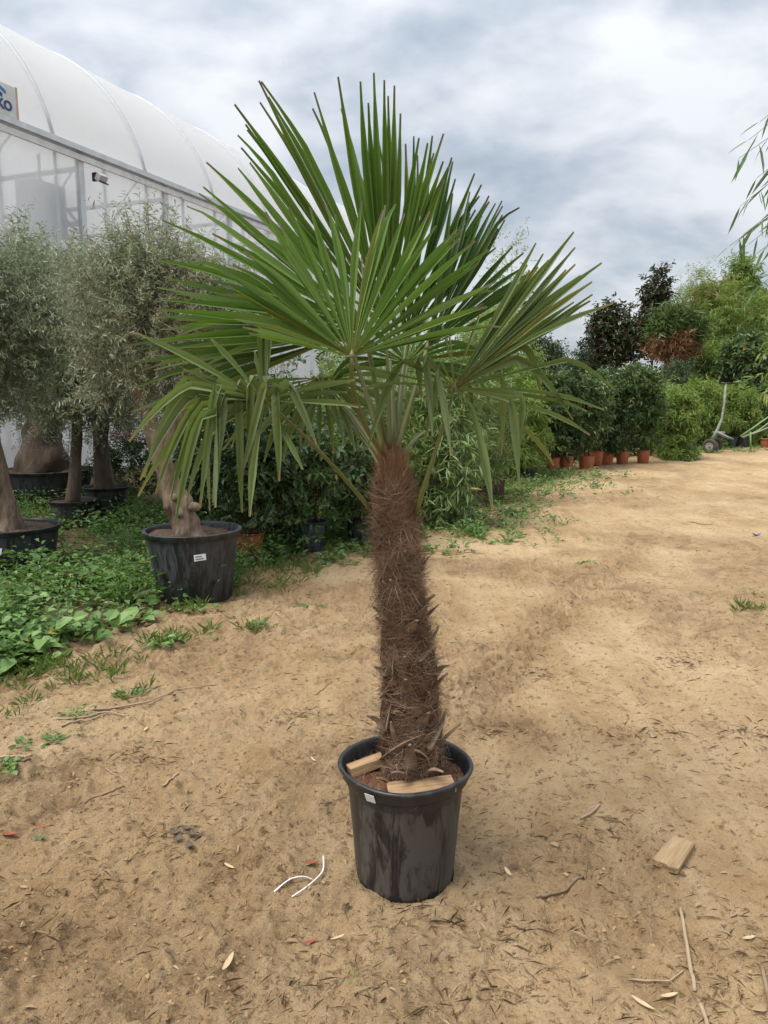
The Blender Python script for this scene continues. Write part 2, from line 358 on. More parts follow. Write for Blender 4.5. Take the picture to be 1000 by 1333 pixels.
for s in posts:
    mb = MB(); mb.box(gh(s, 0, ZG / 2 - 0.05) - HB, (0.13, 0.10, ZG - 0.1), ang); hb(mb, 'post', M_GALV, False)
    mb = MB(); mb.box(gh(s, SPAN, ZG / 2 - 0.05) - HB, (0.13, 0.10, ZG - 0.1), ang); hb(mb, 'post', M_STEEL_IN, False)
    for zc in (ZG - 0.35, ZG - 1.35):                               # lattice beam inside, seen through the film
        mb = MB(); mb.tube([gh(s, 0.1, zc) - HB, gh(s, SPAN - 0.1, zc) - HB], 0.05, 6); hb(mb, 'truss_chord', M_STEEL_IN)
    mb = MB(); pts = [gh(s, 0.1 + (SPAN - 0.2) * k / 8, ZG - (0.35 if k % 2 else 1.35)) - HB for k in range(9)]
    for p_, q_ in zip(pts[:-1], pts[1:]): mb.tube([p_, q_], 0.03, 5)
    hb(mb, 'truss_lattice', M_STEEL_IN)
for s in 2.55 + 1.3 * np.arange(-8, 14):
    if min(abs(posts - s)) > 0.3:
        mb = MB(); mb.tube([gh(s, 0.075, 0.0) - HB, gh(s, 0.075, ZG - 0.1) - HB], 0.028, 6); hb(mb, 'film_stay', M_GALV)
mb = MB(); mb.box(gh((S0 + S1) / 2, -0.02, ZG - 0.02) - HB, (S1 - S0, 0.26, 0.10), ang); hb(mb, 'gutter', M_GALV, False)
mb = MB(); mb.box(gh((S0 + S1) / 2, -0.075, ZG - 0.17) - HB, (S1 - S0, 0.05, 0.11), ang); hb(mb, 'eave_rail', mat_plain('white_profile', (0.72, 0.74, 0.76), None, 5, 0.4), False)
mb = MB(); mb.tube([gh(S0, arch(0.5)[0], arch(0.5)[1] + 0.03) - HB, gh(S1, arch(0.5)[0], arch(0.5)[1] + 0.03) - HB], 0.04, 6); hb(mb, 'ridge_clip', M_GALV)
mb = MB(); mb.box(gh((S0 + S1) / 2, SPAN, ZG / 2) - HB, (S1 - S0, 0.02, ZG - 0.02), ang); hb(mb, 'rear_film', M_ROOF, False)
for s in (S0, S1):
    mb = MB(); V = [gh(s, arch(k / nk)[0], arch(k / nk)[1]) - HB for k in range(nk + 1)] + [gh(s, SPAN, 0) - HB, gh(s, 0, 0) - HB]
    mb.add(V, [tuple(range(len(V)))]); hb(mb, 'end_film', M_ROOF, False)
# a fan heater hanging inside, only its silhouette shows through the film
fan = thing('fan_heater', 'dark fan heater silhouette hanging inside the greenhouse behind film', 'heater', gh(1.35, 0.55, ZG - 0.15))
mb = MB(); mb.tube([(0, 0, 0), (0, 0, -0.5)], 0.03, 6); mb.build('hanger', M_STEEL_IN, fan)
mb = MB(); mb.box((0, 0, -1.0), (0.8, 0.5, 0.95), ang); mb.build('casing', M_STEEL_IN, fan, False, bevel=0.05)
mb = MB(); mb.tube([(0.0, 0.05, -1.4), (0.1, 0.1, -1.9), (0.12, 0.15, -3.5)], [0.2, 0.28, 0.28], 12); mb.build('duct', M_STEEL_IN, fan)

def quad_frame(s, w, z): return gh(s, w, z)
# signboard, partly in view
sg = thing('signboard', 'white signboard with blue lettering fixed above the greenhouse gutter', 'sign', gh(0.08, -0.12, ZG + 0.04))
rows = math.atan2(GA[1], GA[0])
def on_sign(u, z, w=0.0): return np.array([GA[0] * u - GN[0] * w, GA[1] * u - GN[1] * w, z])
SGH, SGL = 0.50, 2.6
mb = MB(); mb.box(on_sign(0.12, SGH / 2) , (SGL, 0.03, SGH), rows); c = mb.v[0]; c += on_sign(-SGL / 2 + 0.03, 0) ; mb.build('panel', mat_plain('sign_white', (0.62, 0.64, 0.66), None, 3, 0.35), sg, False)
mb = MB(); mb.box(on_sign(0.17, SGH / 2), (0.04, 0.035, SGH + 0.03), rows); mb.build('wooden_edge', mat_plain('edge_wood', (0.55, 0.40, 0.27), None, 10, 0.7), sg, False)
M_BLUE = mat_plain('sign_blue', (0.02, 0.06, 0.18), (0.02, 0.06, 0.18), 3, 0.4); M_TEAL = mat_plain('sign_teal', (0.02, 0.20, 0.38), (0.02, 0.20, 0.38), 3, 0.4)
fc = bpy.data.curves.new('lettering', 'FONT'); fc.body = 'KO'; fc.size = 0.21; fc.extrude = 0.004; fc.align_x = 'RIGHT'; fc.offset = 0.008
fo = bpy.data.objects.new('lettering_src', fc); COL.objects.link(fo)
dg = bpy.context.evaluated_depsgraph_get(); lm = bpy.data.meshes.new_from_object(fo.evaluated_get(dg)); bpy.data.objects.remove(fo)
lm.materials.clear(); lm.materials.append(M_BLUE)
lo_ = link(bpy.data.objects.new('lettering', lm), sg); lo_.location = on_sign(0.05, 0.09, 0.022); lo_.rotation_euler = (R(90), 0, rows)
mb = MB()
for q, (w0) in enumerate((0.0, 0.13)):
    pts = [(-0.62, 0.30), (-0.24, 0.44), (-0.06, 0.36)] if q == 0 else [(-0.64, 0.24), (-0.30, 0.36), (-0.14, 0.29)]
    mb = MB(); th = 0.032
    V = [on_sign(a_, z_ + h_, 0.02 + 0.004 * q) for a_, z_ in pts for h_ in (-th, th)]
    mb.add(V, [(0, 2, 3, 1), (2, 4, 5, 3)]); mb.build('emblem', M_TEAL if q == 0 else M_BLUE, sg, False)
# floodlight below the gutter
FLS = 0.6
fl = thing('floodlight', 'small black and silver floodlight under the greenhouse gutter', 'floodlight', gh(2.12, -0.13, ZG - 0.48))
M_BLK = mat_plain('black_metal', (0.02, 0.02, 0.022), None, 8, 0.45)
mb = MB(); mb.box(on_sign(0, 0.02, 0.18), (0.36, 0.20, 0.24), rows, M=[[1, 0, 0], [0, .82, -.57], [0, .57, .82]]); mb.build('lamp_housing', mat_plain('lamp_silver', (0.6, 0.62, 0.65), None, 8, 0.4), fl, False, bevel=0.02)
mb = MB(); mb.box(on_sign(0, -0.12, 0.25), (0.33, 0.17, 0.03), rows, M=[[1, 0, 0], [0, .82, -.57], [0, .57, .82]]); mb.build('lens', M_BLK, fl, False)
mb = MB(); mb.box(on_sign(-0.12, 0.04, 0.03), (0.10, 0.16, 0.26), rows); mb.build('bracket', M_BLK, fl, False); fl.scale = (FLS, FLS, FLS)

# ================================================================== PALM AND ITS POT
def palm_leaf_mat(name, c1, c2, tip, base):
    m, t, b, o = new_mat(name); g = N(t, 'ShaderNodeNewGeometry'); at = N(t, 'ShaderNodeAttribute', attribute_name='along')
    oi = N(t, 'ShaderNodeObjectInfo')
    tcn = N(t, 'ShaderNodeTexCoord'); nz = noise(t, tcn.outputs['Object'], 9, 5, 0.6)
    col = mixc(t, oi.outputs['Random'], c1, c2)
    col = mixc(t, math_(t, 'MULTIPLY', nz, 0.35), col, tuple(x * 1.5 for x in c2))
    col = mixc(t, math_(t, 'MULTIPLY', math_(t, 'GREATER_THAN', oi.outputs['Random'], 0.92), 0.55), col, (0.20, 0.19, 0.045))
    al = at.outputs['Fac']
    col = mixc(t, ramp(t, [(0.0, (1, 1, 1)), (0.16, (0, 0, 0))], al).outputs[0], col, base)
    col = mixc(t, ramp(t, [(0.93, (0, 0, 0)), (1.0, (1, 1, 1))], math_(t, 'ADD', al, math_(t, 'MULTIPLY', math_(t, 'SUBTRACT', oi.outputs['Random'], 0.35), 0.09))).outputs[0], col, tip)
    under = mixc(t, 0.30, col, (0.15, 0.19, 0.12))
    col = mixc(t, g.outputs['Backfacing'], col, under)
    L(t, col, b.inputs['Base Color']); b.inputs['Roughness'].default_value = 0.40; b.inputs['Specular IOR Level'].default_value = 0.42
    tr = N(t, 'ShaderNodeBsdfTranslucent'); L(t, mixc(t, 1.0, col, (1.6, 1.7, 0.7), 'MULTIPLY'), tr.inputs[0])
    mx = N(t, 'ShaderNodeMixShader'); mx.inputs[0].default_value = 0.24
    L(t, b.outputs[0], mx.inputs[1]); L(t, tr.outputs[0], mx.inputs[2]); L(t, mx.outputs[0], o.inputs[0]); return m
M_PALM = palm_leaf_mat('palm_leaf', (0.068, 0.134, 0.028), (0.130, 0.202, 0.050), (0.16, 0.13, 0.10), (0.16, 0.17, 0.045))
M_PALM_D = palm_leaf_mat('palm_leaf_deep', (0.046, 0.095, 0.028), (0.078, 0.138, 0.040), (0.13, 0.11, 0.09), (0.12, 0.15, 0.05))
M_PALM_O = palm_leaf_mat('palm_leaf_old', (0.100, 0.145, 0.052), (0.155, 0.195, 0.090), (0.25, 0.20, 0.11), (0.20, 0.19, 0.06))
M_PETI = mat_plain('petiole_green', (0.090, 0.112, 0.028), (0.140, 0.140, 0.042), 14, 0.45, stretch=(1, 1, 0.2))
M_FIBRE = mat_leaf('trunk_fibre', (0.135, 0.078, 0.048), (0.37, 0.255, 0.170), trans=0.12, rough=0.8, tcol=(1, 1, 1), spec=0.15, odd=(0.46, 0.37, 0.28), odd_share=0.07, patch=((0.085, 0.046, 0.028), 9.0, 0.55))
M_FIBRE_R = mat_leaf('crown_fibre', (0.16, 0.080, 0.044), (0.40, 0.245, 0.145), trans=0.15, rough=0.8, tcol=(1, 1, 1), spec=0.15, odd=(0.35, 0.24, 0.15), odd_share=0.10)
M_TRUNK = mat_plain('trunk_core', (0.048, 0.026, 0.016), (0.10, 0.058, 0.036), 30, 0.95, bump=0.8, bscale=90, spec=0.1)
M_STUB = mat_plain('leaf_base_wood', (0.30, 0.22, 0.15), (0.12, 0.078, 0.050), 26, 0.8, bump=0.4, bscale=80, stretch=(1, 1, 0.4))

POTC = G(527, 1138); POTC[2] = float(ground_h(POTC[0], POTC[1])) - 0.004
YP = POTC[1]
palm = thing('palm_tree', 'fan palm with shaggy brown trunk growing in a black plastic pot', 'palm tree', (POTC[0] + 0.015, YP, POTC[2] + 0.33))
PO = np.array(palm.location)

# trunk
tp = [(537, 1012), (536, 940), (532, 860), (524, 780), (518, 720), (513, 660), (509, 615), (507, 585)]
tr_ = [0.100, 0.094, 0.084, 0.065, 0.051, 0.038, 0.026, 0.014]
TP = np.array([P(a, b_, YP) for a, b_ in tp]); TP[0, 2] = PO[2] - 0.02
fi = np.linspace(0, 1, len(TP)); ff = np.linspace(0, 1, 46)
TPf = np.stack([np.interp(ff, fi, TP[:, k]) for k in range(3)], -1); TRf = np.interp(ff, fi, tr_)
mb = MB(); seg = 40; V = []
for i, (c, r_) in enumerate(zip(TPf, TRf)):
    saw = ((c[2] * 1 / 0.05) % 1.0)
    for k in range(seg):
        a = 2 * math.pi * k / seg; q = ((c[2] / 0.05 + k * 3 / seg) % 1.0)
        rr = r_ * (0.80 + 0.13 * q + 0.26 * float(vnoise(np.array(math.cos(a) * 2 + 9), np.array(math.sin(a) * 2 + i * 0.55), 9)))
        V.append(c + np.array([math.cos(a) * rr, math.sin(a) * rr, 0]) - PO)
mb.add(V, [(i * seg + k, i * seg + (k + 1) % seg, (i + 1) * seg + (k + 1) % seg, (i + 1) * seg + k) for i in range(45) for k in range(seg)] + [tuple(range(45 * seg, 46 * seg))])
trunk = mb.build('trunk', M_TRUNK, palm)

def strands(n, f_lo, f_hi, mode, length, width, mat, name, seed):
    r = np.random.default_rng(seed)
    f = r.uniform(f_lo, f_hi, n); a = r.uniform(0, 2 * math.pi, n)
    if mode == 'mat': f = np.clip(f + 0.022 * np.sin(f * 2 * math.pi * 13 + a), f_lo, f_hi)      # bunched along the old leaf rings
    c = np.stack([np.interp(f, ff, TPf[:, k]) for k in range(3)], -1); rad = np.interp(f, ff, TRf) * (1 + (0.07 * np.sin(f * 2 * math.pi * 13 + a + 1.2) if mode == 'mat' else 0.0))
    out = np.stack([np.cos(a), np.sin(a), np.zeros(n)], -1); tan = np.stack([-np.sin(a), np.cos(a), np.zeros(n)], -1); up = np.array([0, 0, 1.0])
    base = c + out * (rad * r.uniform(0.84, 1.03, n))[:, None]
    ln = length * r.uniform(0.5, 1.3, n); w = width * r.uniform(0.5, 1.4, n)
    if mode == 'mat':       # woven sheath, lying against the trunk on both diagonals
        sg_ = np.where(r.random(n) < 0.5, 1, -1); d = tan * sg_[:, None] * r.uniform(0.3, 1.0, n)[:, None] + up * r.normal(0.25, 0.55, n)[:, None] + out * r.normal(0.05, 0.09, n)[:, None]; curl = -0.55
    elif mode == 'up':
        d = up + tan * r.normal(0, 0.22, n)[:, None] + out * np.abs(r.normal(0.02, 0.11, n))[:, None]; curl = -0.15
    elif mode == 'hang':
        d = -up * r.uniform(0.3, 1.0, n)[:, None] + tan * r.normal(0, 0.4, n)[:, None] + out * r.uniform(0.05, 0.42, n)[:, None]; curl = 0.0
    else:                   # stray hairs
        d = out * r.uniform(0.5, 1.2, n)[:, None] + tan * r.normal(0, 0.7, n)[:, None] + up * r.normal(0.0, 0.6, n)[:, None]; curl = 0.0
    d = nrm(d); wv = nrm(np.cross(d, out + 0.3 * r.normal(size=(n, 3)))) * w[:, None] / 2
    p0 = base; p1 = p0 + d * ln[:, None] * 0.5
    inward = nrm(c - p1) * np.array([1, 1, 0]); d2 = nrm(d + inward * (-curl) * 1.0 + r.normal(0, 0.22, (n, 3)) - up * (0.35 if mode in ('hang', 'stray') else 0.0))
    p2 = p1 + d2 * ln[:, None] * 0.5
    V = np.stack([p0 - wv, p0 + wv, p1 - wv * 0.9, p1 + wv * 0.9, p2 - wv * 0.25, p2 + wv * 0.25], 1).reshape(-1, 3) - PO
    b_ = np.arange(n)[:, None] * 6
    T = np.concatenate([b_ + np.array(q) for q in ((0, 1, 3), (0, 3, 2), (2, 3, 5), (2, 5, 4))])
    return tag(tri_mesh(name, V, T, mat, trunk), kind='stuff')
strands(21000, 0.0, 0.78, 'mat', 0.095, 0.0012, M_FIBRE, 'fibre_mat', 1)
strands(1300, 0.44, 0.70, 'hang', 0.10, 0.0015, M_FIBRE, 'hanging_fibre', 2)
strands(900, 0.05, 0.50, 'hang', 0.06, 0.0014, M_FIBRE, 'hanging_fibre', 3)
strands(4200, 0.60, 0.84, 'up', 0.105, 0.0015, M_FIBRE_R, 'crown_fibre', 4)
strands(420, 0.05, 0.90, 'stray', 0.060, 0.0012, M_FIBRE_R, 'stray_hair', 5)
strands(1000, 0.58, 0.88, 'stray', 0.045, 0.0011, M_FIBRE_R, 'stray_hair', 6)

def stub(f, az, ln, wd, out, curl, seed):
    c = np.array([np.interp(f, ff, TPf[:, k]) for k in range(3)]); rad = np.interp(f, ff, TRf)
    o_ = np.array([math.cos(az), math.sin(az), 0]); tn = np.array([-o_[1], o_[0], 0]); n = 6; V = []; A = []
    p = c + o_ * rad * 0.98; d = nrm(o_ * out + np.array([0, 0, 1.0])); r = np.random.default_rng(seed); sk = r.normal(0, 0.35)
    for i in range(n + 1):
        u = i / n; w = wd * (1 - 0.75 * u ** 1.4) / 2; th = 0.007 * (1 - 0.5 * u); nn_ = nrm(np.cross(d, tn))
        V += [p - tn * w - nn_ * th * .2, p - nn_ * th, p + tn * w - nn_ * th * .2, p + nn_ * th]
        d = nrm(d + o_ * curl / n + tn * sk / n + r.normal(0, 0.04, 3)); p = p + d * ln / n
    F = [(4 * i + k, 4 * i + (k + 1) % 4, 4 * i + 4 + (k + 1) % 4, 4 * i + 4 + k) for i in range(n) for k in range(4)] + [(3, 2, 1, 0), (4 * n, 4 * n + 1, 4 * n + 2, 4 * n + 3)]
    mb = MB(); mb.add(np.array(V) - PO, F); mb.build('leaf_stub', M_STUB, trunk, False)
# stubs seen in the photograph first (azimuth -90 deg faces the camera)
for k, (f, az, ln, wd, out, curl) in enumerate([(0.075, -95, 0.15, 0.046, 0.25, 0.7), (0.16, -75, 0.09, 0.05, 0.3, 0.8), (0.24, -100, 0.08, 0.05, 0.3, 0.9), (0.37, -80, 0.07, 0.045, 0.3, 1.0), (0.46, -105, 0.07, 0.04, 0.3, 0.8), (0.02, -130, 0.10, 0.04, 0.4, 0.9),
        (0.115, -172, 0.085, 0.034, 0.9, 1.6), (0.10, -12, 0.11, 0.030, 0.55, 0.3), (0.05, -100, 0.13, 0.036, 0.5, 1.2), (0.06, -60, 0.12, 0.032, 0.6, 1.7),
        (0.185, -112, 0.05, 0.03, 0.8, 0.9), (0.13, -128, 0.07, 0.028, 0.4, 0.1), (0.30, -175, 0.05, 0.034, 1.3, 0.5), (0.335, -8, 0.06, 0.034, 1.3, -0.6),
        (0.42, -10, 0.05, 0.03, 1.2, -0.3), (0.29, -20, 0.05, 0.03, 1.2, 0.4), (0.395, -168, 0.045, 0.03, 1.2, 0.2), (0.52, 2, 0.05, 0.028, 1.1, -0.5), (0.30, -118, 0.06, 0.024, 0.15, 0.0)]):
    stub(f, R(az), ln, wd, out, curl, k)
for k in range(18):
    stub(0.06 + 0.034 * k, R(137.5 * k + 20), 0.04 + 0.012 * (k % 3), 0.036, 0.35 + 0.1 * (k % 4), 0.5, 100 + k)

def strip_stub(pix, wd, dark=False):
    pts = []
    for a_, b_ in pix:
        q = P(a_, b_, YP); f = np.interp(q[2], TPf[:, 2], ff); c = np.array([np.interp(f, ff, TPf[:, k]) for k in range(3)]); r_ = np.interp(f, ff, TRf) * 1.04
        dx = q[0] - c[0]; y_ = c[1] - math.sqrt(max(0.0, r_ * r_ - dx * dx)) - 0.012; pts.append(P(a_, b_, y_))
    pts = np.array(pts); k = 9; fi_ = np.linspace(0, 1, len(pts)); f_ = np.linspace(0, 1, k); q = np.stack([np.interp(f_, fi_, pts[:, i]) for i in range(3)], -1)
    for _ in range(2): q[1:-1] = 0.25 * q[:-2] + 0.5 * q[1:-1] + 0.25 * q[2:]
    mb = MB(); mb.tube(q - PO, wd / 2 * np.interp(f_, [0, 0.4, 1], [0.9, 1.0, 0.25]), 8, flat=0.35, lump=0.12); mb.build('leaf_stub', M_STUB_D if dark else M_STUB, trunk)
M_STUB_D = mat_plain('leaf_base_dark', (0.13, 0.085, 0.06), (0.07, 0.045, 0.03), 26, 0.85, bump=0.4, bscale=80)
for pix, wd, dk in (([(497, 988), (515, 974), (535, 963), (553, 956)], 0.026, 0), ([(528, 976), (545, 976), (558, 986), (562, 1006)], 0.020, 0), ([(558, 975), (567, 957), (576, 942), (580, 927)], 0.028, 0), ([(503, 952), (496, 941), (487, 934), (477, 932)], 0.024, 1),
                    ([(497, 908), (503, 900), (515, 897)], 0.018, 0), ([(503, 950), (506, 932), (509, 915)], 0.022, 0), ([(566, 880), (575, 868), (586, 866)], 0.024, 1), ([(503, 880), (496, 872), (487, 868)], 0.024, 1), ([(516, 995), (520, 1003), (516, 1012)], 0.02, 0),
                    ([(556, 800), (564, 794), (572, 786)], 0.022, 1), ([(548, 740), (556, 727), (562, 722)], 0.018, 1), ([(512, 880), (511, 865), (513, 852)], 0.016, 0), ([(545, 862), (556, 852), (562, 838)], 0.018, 1)):
    strip_stub(pix, wd, dk)

# fronds
def leaflet(hub, d, n, Ls, dphi, wmax, droop, r, kb=None, bend=0.0, fold=0.55, r0=0.012, split=0.42, yaw=0.0, twist=0.0):
    """one pleated leaf segment: a V-folded strip from the hub; joined to its neighbours up to SPLIT"""
    seg = 11; V = []; A = []; p = hub + d * r0; n = n.copy(); acc = r0; done = 0
    dn = np.array([0, 0, -1.0])
    for i in range(seg + 1):
        u = i / seg; side = nrm(np.cross(d, n)); n = np.cross(side, d)
        if i > 2: n = nrm(n * math.cos(twist / seg) + side * math.sin(twist / seg)); side = nrm(np.cross(d, n))
        fus = 2 * acc * math.tan(dphi / 2) * 1.04
        w = min(fus, wmax) if u < split else min(fus, wmax * max(0.0, 1 - ((u - split) / (1 - split)) ** 2.3))
        w = max(w, 0.0060 if i == seg else 0.0042); hw = w / 2; z = n * hw * fold * 2
        V += [p - side * hw + z * 0.5, p - z * 0.5, p + side * hw + z * 0.5]; A += [u, u, u]
        if i == seg: break
        st = (Ls - r0) / seg
        d = nrm(d + dn * droop * (u ** 1.3) * 2 / seg + r.normal(0, 0.012, 3) + side * yaw / seg)
        if kb is not None and u >= kb and done < 3:
            if not done: dnb = nrm(dn + 0.16 * r.normal(size=3) * np.array([1, 1, 0]))
            q_ = 1 - (1 - min(bend, 0.985)) ** (0.62, 0.26, 0.12)[done]; d = nrm(d * (1 - q_) + dnb * q_); done += 1
        p = p + d * st; acc += st
    F = []
    for i in range(seg):
        q = 3 * i; F += [(q, q + 1, q + 4, q + 3), (q + 1, q + 2, q + 5, q + 4)]
    return V, F, A
def fan_basis(n):
    n = nrm(n); ex = np.array([1.0, 0, 0]); er = nrm(ex - n * (ex @ n)); eu = np.cross(n, er); return n, er, eu
def petiole(name, a, b_, bow, r0, r1, mat=M_PETI, parent=palm):
    u = np.linspace(0, 1, 12)[:, None]; pts = a + (b_ - a) * u + np.asarray(bow) * 4 * u * (1 - u)
    mb = MB(); mb.tube(pts - PO, np.linspace(r0, r1, 12), 7, flat=0.6); return mb.build(name, mat, parent)
def frond(hub, n, specs, root, mat, bow=(0, 0, 0), dphi=R(5), wmax=0.030, cup=0.12, seed=0, r=(0.013, 0.007)):
    """specs: (image-like angle, length, droop, bend position or None, bend amount)"""
    rr = np.random.default_rng(seed); n, er, eu = fan_basis(n)
    st = petiole('frond', root, hub, bow, *r)
    mb = MB(); mb.tube([hub - PO - (hub - root) * 0.03, hub - PO, hub - PO + (eu * 0.02 + n * 0.006)], [r[1], r[1] * 1.5, 0.002], 7, flat=0.6); mb.build('hastula', M_PETI, st)
    for a, ln, dr, kb, bd, *cu in specs:
        a = R(a); d = nrm(er * math.cos(a) + eu * math.sin(a) + n * ((cu[0] if cu else cup) + 0.045 * rr.normal()))
        V, F, A = leaflet(hub, d, n, ln, dphi * (2.6 if kb and bd > 0.5 else 1.0), wmax * rr.uniform(0.88, 1.08), dr, rr, kb, bd, fold=rr.uniform(0.5, 0.95), yaw=rr.normal(0, 0.06), twist=rr.normal(0, 1.0) if kb and bd > 0.5 else rr.normal(0, 0.35))
        mb = MB(); mb.add(np.array(V) - PO, F, A); mb.build('leaflet', mat, st, False, 'along')
    return st
def sweep(a0, a1, n, Lf, droop, seed, bend_share=0.0):
    r = np.random.default_rng(seed); out = []
    for i in range(n):
        u = i / (n - 1); bd = r.random() < bend_share
        out.append((a0 + (a1 - a0) * u + r.normal(0, 1.3), Lf(u) * r.uniform(0.90, 1.06), droop * r.uniform(0.4, 1.5), r.uniform(0.55, 0.8) if bd else (r.uniform(0.5, 0.9) if r.random() < 0.22 else None), r.uniform(0.4, 0.9) if bd else r.uniform(0.05, 0.45)))
    return out
def crown(px, py, dy=0.0): return P(px, py, YP + dy)
# C: upright fans at the back
frond(P(503, 425, YP + 0.13), (0.05, -0.95, 0.10), sweep(66, 130, 26, lambda u: np.interp(u, [0, 0.25, 0.45, 0.8, 1], [0.52, 0.64, 0.73, 0.80, 0.74]), 0.05, 1), crown(508, 590, 0.03), M_PALM, dphi=R(3.1), wmax=0.0255, seed=1)
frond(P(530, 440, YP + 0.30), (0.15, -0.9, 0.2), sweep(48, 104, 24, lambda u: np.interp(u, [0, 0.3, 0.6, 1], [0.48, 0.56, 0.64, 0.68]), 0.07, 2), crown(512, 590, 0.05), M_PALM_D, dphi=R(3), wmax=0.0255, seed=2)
# B: large fans to the left
frond(P(476, 428, YP + 0.02), (-0.30, -0.84, 0.42), sweep(118, 186, 22, lambda u: np.interp(u, [0, 0.4, 0.8, 1], [0.84, 0.80, 0.72, 0.62]), 0.10, 3), crown(503, 590, 0.01), M_PALM, dphi=R(3.8), wmax=0.0265, seed=3)
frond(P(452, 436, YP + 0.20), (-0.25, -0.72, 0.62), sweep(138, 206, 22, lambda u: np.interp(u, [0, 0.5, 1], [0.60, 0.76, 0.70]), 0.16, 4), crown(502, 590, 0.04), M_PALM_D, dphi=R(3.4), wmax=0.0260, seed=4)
# D: right rear fan
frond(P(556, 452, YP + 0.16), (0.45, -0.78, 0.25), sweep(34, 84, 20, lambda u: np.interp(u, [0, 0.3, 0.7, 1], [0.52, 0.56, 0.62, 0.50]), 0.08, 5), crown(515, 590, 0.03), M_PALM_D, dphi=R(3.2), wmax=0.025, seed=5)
# A: front fan, facing the camera
sA = sweep(2, 180, 40, lambda u: np.interp(u, [0, 0.12, 0.4, 0.62, 0.85, 1], [0.37, 0.46, 0.54, 0.52, 0.42, 0.28]), 0.06, 6)
sA[23] = (105, 0.40, 0.1, 0.75, 0.97)
frond(P(458, 464, YP - 0.24), (0.02, -0.80, 0.58), sA, crown(500, 592, -0.02), M_PALM, bow=(-0.03, -0.03, 0.0), dphi=R(4.7), wmax=0.0265, cup=0.20, seed=6, r=(0.011, 0.007))
# E: right frond, partly upright, partly hanging
sE = sweep(34, 62, 19, lambda u: np.interp(u, [0, 0.35, 0.7, 1], [0.52, 0.66, 0.60, 0.46]), 0.10, 7)
sE += [(74, 0.26, 0.3, None, 0), (100, 0.20, 0.3, None, 0), (95, 0.17, 0.2, None, 0), (8, 0.50, 0.22, None, 0), (1, 0.46, 0.45, None, 0), (18, 0.60, 0.25, 0.55, 0.45), (-8, 0.45, 0.55, None, 0), (-20, 0.40, 0.9, None, 0), (22, 0.42, 0.5, 0.35, 0.8),
       (-60, 0.40, 0.5, 0.15, 0.96, 0.5), (-10, 0.44, 0.7, 0.33, 0.96, 0.3), (0, 0.36, 0.7, 0.5, 0.96, 0.2), (140, 0.34, 0.5, 0.25, 0.93, 0.7), (150, 0.38, 0.6, 0.33, 0.90, 0.5), (158, 0.46, 0.6, 0.36, 0.72), (165, 0.36, 0.6, 0.22, 0.90, 0.8), (172, 0.34, 0.25, None, 0), (182, 0.30, 0.5, None, 0), (140, 0.26, 0.6, 0.5, 0.9), (32, 0.5, 0.8, 0.4, 0.6), (40, 0.48, 0.8, 0.5, 0.7)]
frond(P(592, 506, YP - 0.10), (0.22, -0.80, 0.30), sE, crown(541, 668, -0.03), M_PALM_O, bow=(0.0, -0.01, 0.0), dphi=R(2.6), wmax=0.027, cup=0.05, seed=8, r=(0.014, 0.0075))
# F: left frond, bent and hanging
sF = [(98, 0.25, 0.0, None, 0), (86, 0.27, 0.0, None, 0), (92, 0.26, 0.0, 0.8, 0.9), (104, 0.16, 0.2, None, 0), (150, 0.42, 0.05, None, 0), (158, 0.26, 0.1, None, 0), (128, 0.26, 0.2, None, 0),
      (166, 0.46, 0.6, 0.38, 0.60), (172, 0.50, 0.6, 0.33, 0.58), (178, 0.48, 0.7, 0.28, 0.62), (184, 0.46, 0.6, 0.35, 0.70), (190, 0.44, 0.5, 0.22, 0.62), (196, 0.36, 0.7, 0.5, 0.4), (202, 0.42, 0.6, 0.3, 0.75), (174, 0.50, 0.8, 0.45, 0.68), (160, 0.38, 0.8, 0.55, 0.7), (181, 0.52, 0.5, 0.2, 0.55), (210, 0.40, 0.7, 0.3, 0.7),
      (190, 0.42, 0.5, 0.2, 0.96, 0.9), (178, 0.46, 0.5, 0.25, 0.97, 0.8), (165, 0.50, 0.4, 0.22, 0.97, 0.7), (150, 0.46, 0.4, 0.15, 0.98, 0.9), (120, 0.42, 0.4, 0.12, 0.99, 1.2), (70, 0.38, 0.4, 0.12, 0.98, 1.2), (30, 0.34, 0.4, 0.15, 0.97, 1.0), (205, 0.50, 0.5, 0.28, 0.9, 0.5), (262, 0.34, 0.6, None, 0), (10, 0.30, 0.5, 0.3, 0.9, 0.8),
      (300, 0.24, 0.5, None, 0), (4, 0.24, 0.1, None, 0), (10, 0.27, 0.05, None, 0), (14, 0.20, 0.1, None, 0), (-6, 0.28, 0.3, None, 0)]
frond(P(345, 522, YP - 0.22), (-0.10, -0.90, 0.40), sF, crown(482, 662, -0.03), M_PALM_O, bow=(0, -0.02, 0.02), dphi=R(5.5), wmax=0.024, cup=0.10, seed=9, r=(0.011, 0.0065))
# G: rear fronds seen through the gap
frond(P(418, 492, YP + 0.35), (-0.2, -0.8, 0.5), sweep(180, 355, 18, lambda u: 0.34 + 0.08 * math.sin(u * 9), 1.2, 10, 0.4), crown(500, 600, 0.05), M_PALM_O, dphi=R(6), wmax=0.026, seed=10)
frond(P(530, 472, YP + 0.45), (0.2, -0.7, 0.5), sweep(-20, 200, 20, lambda u: 0.36, 0.8, 11, 0.3), crown(514, 596, 0.06), M_PALM_D, dphi=R(6), wmax=0.026, seed=11)
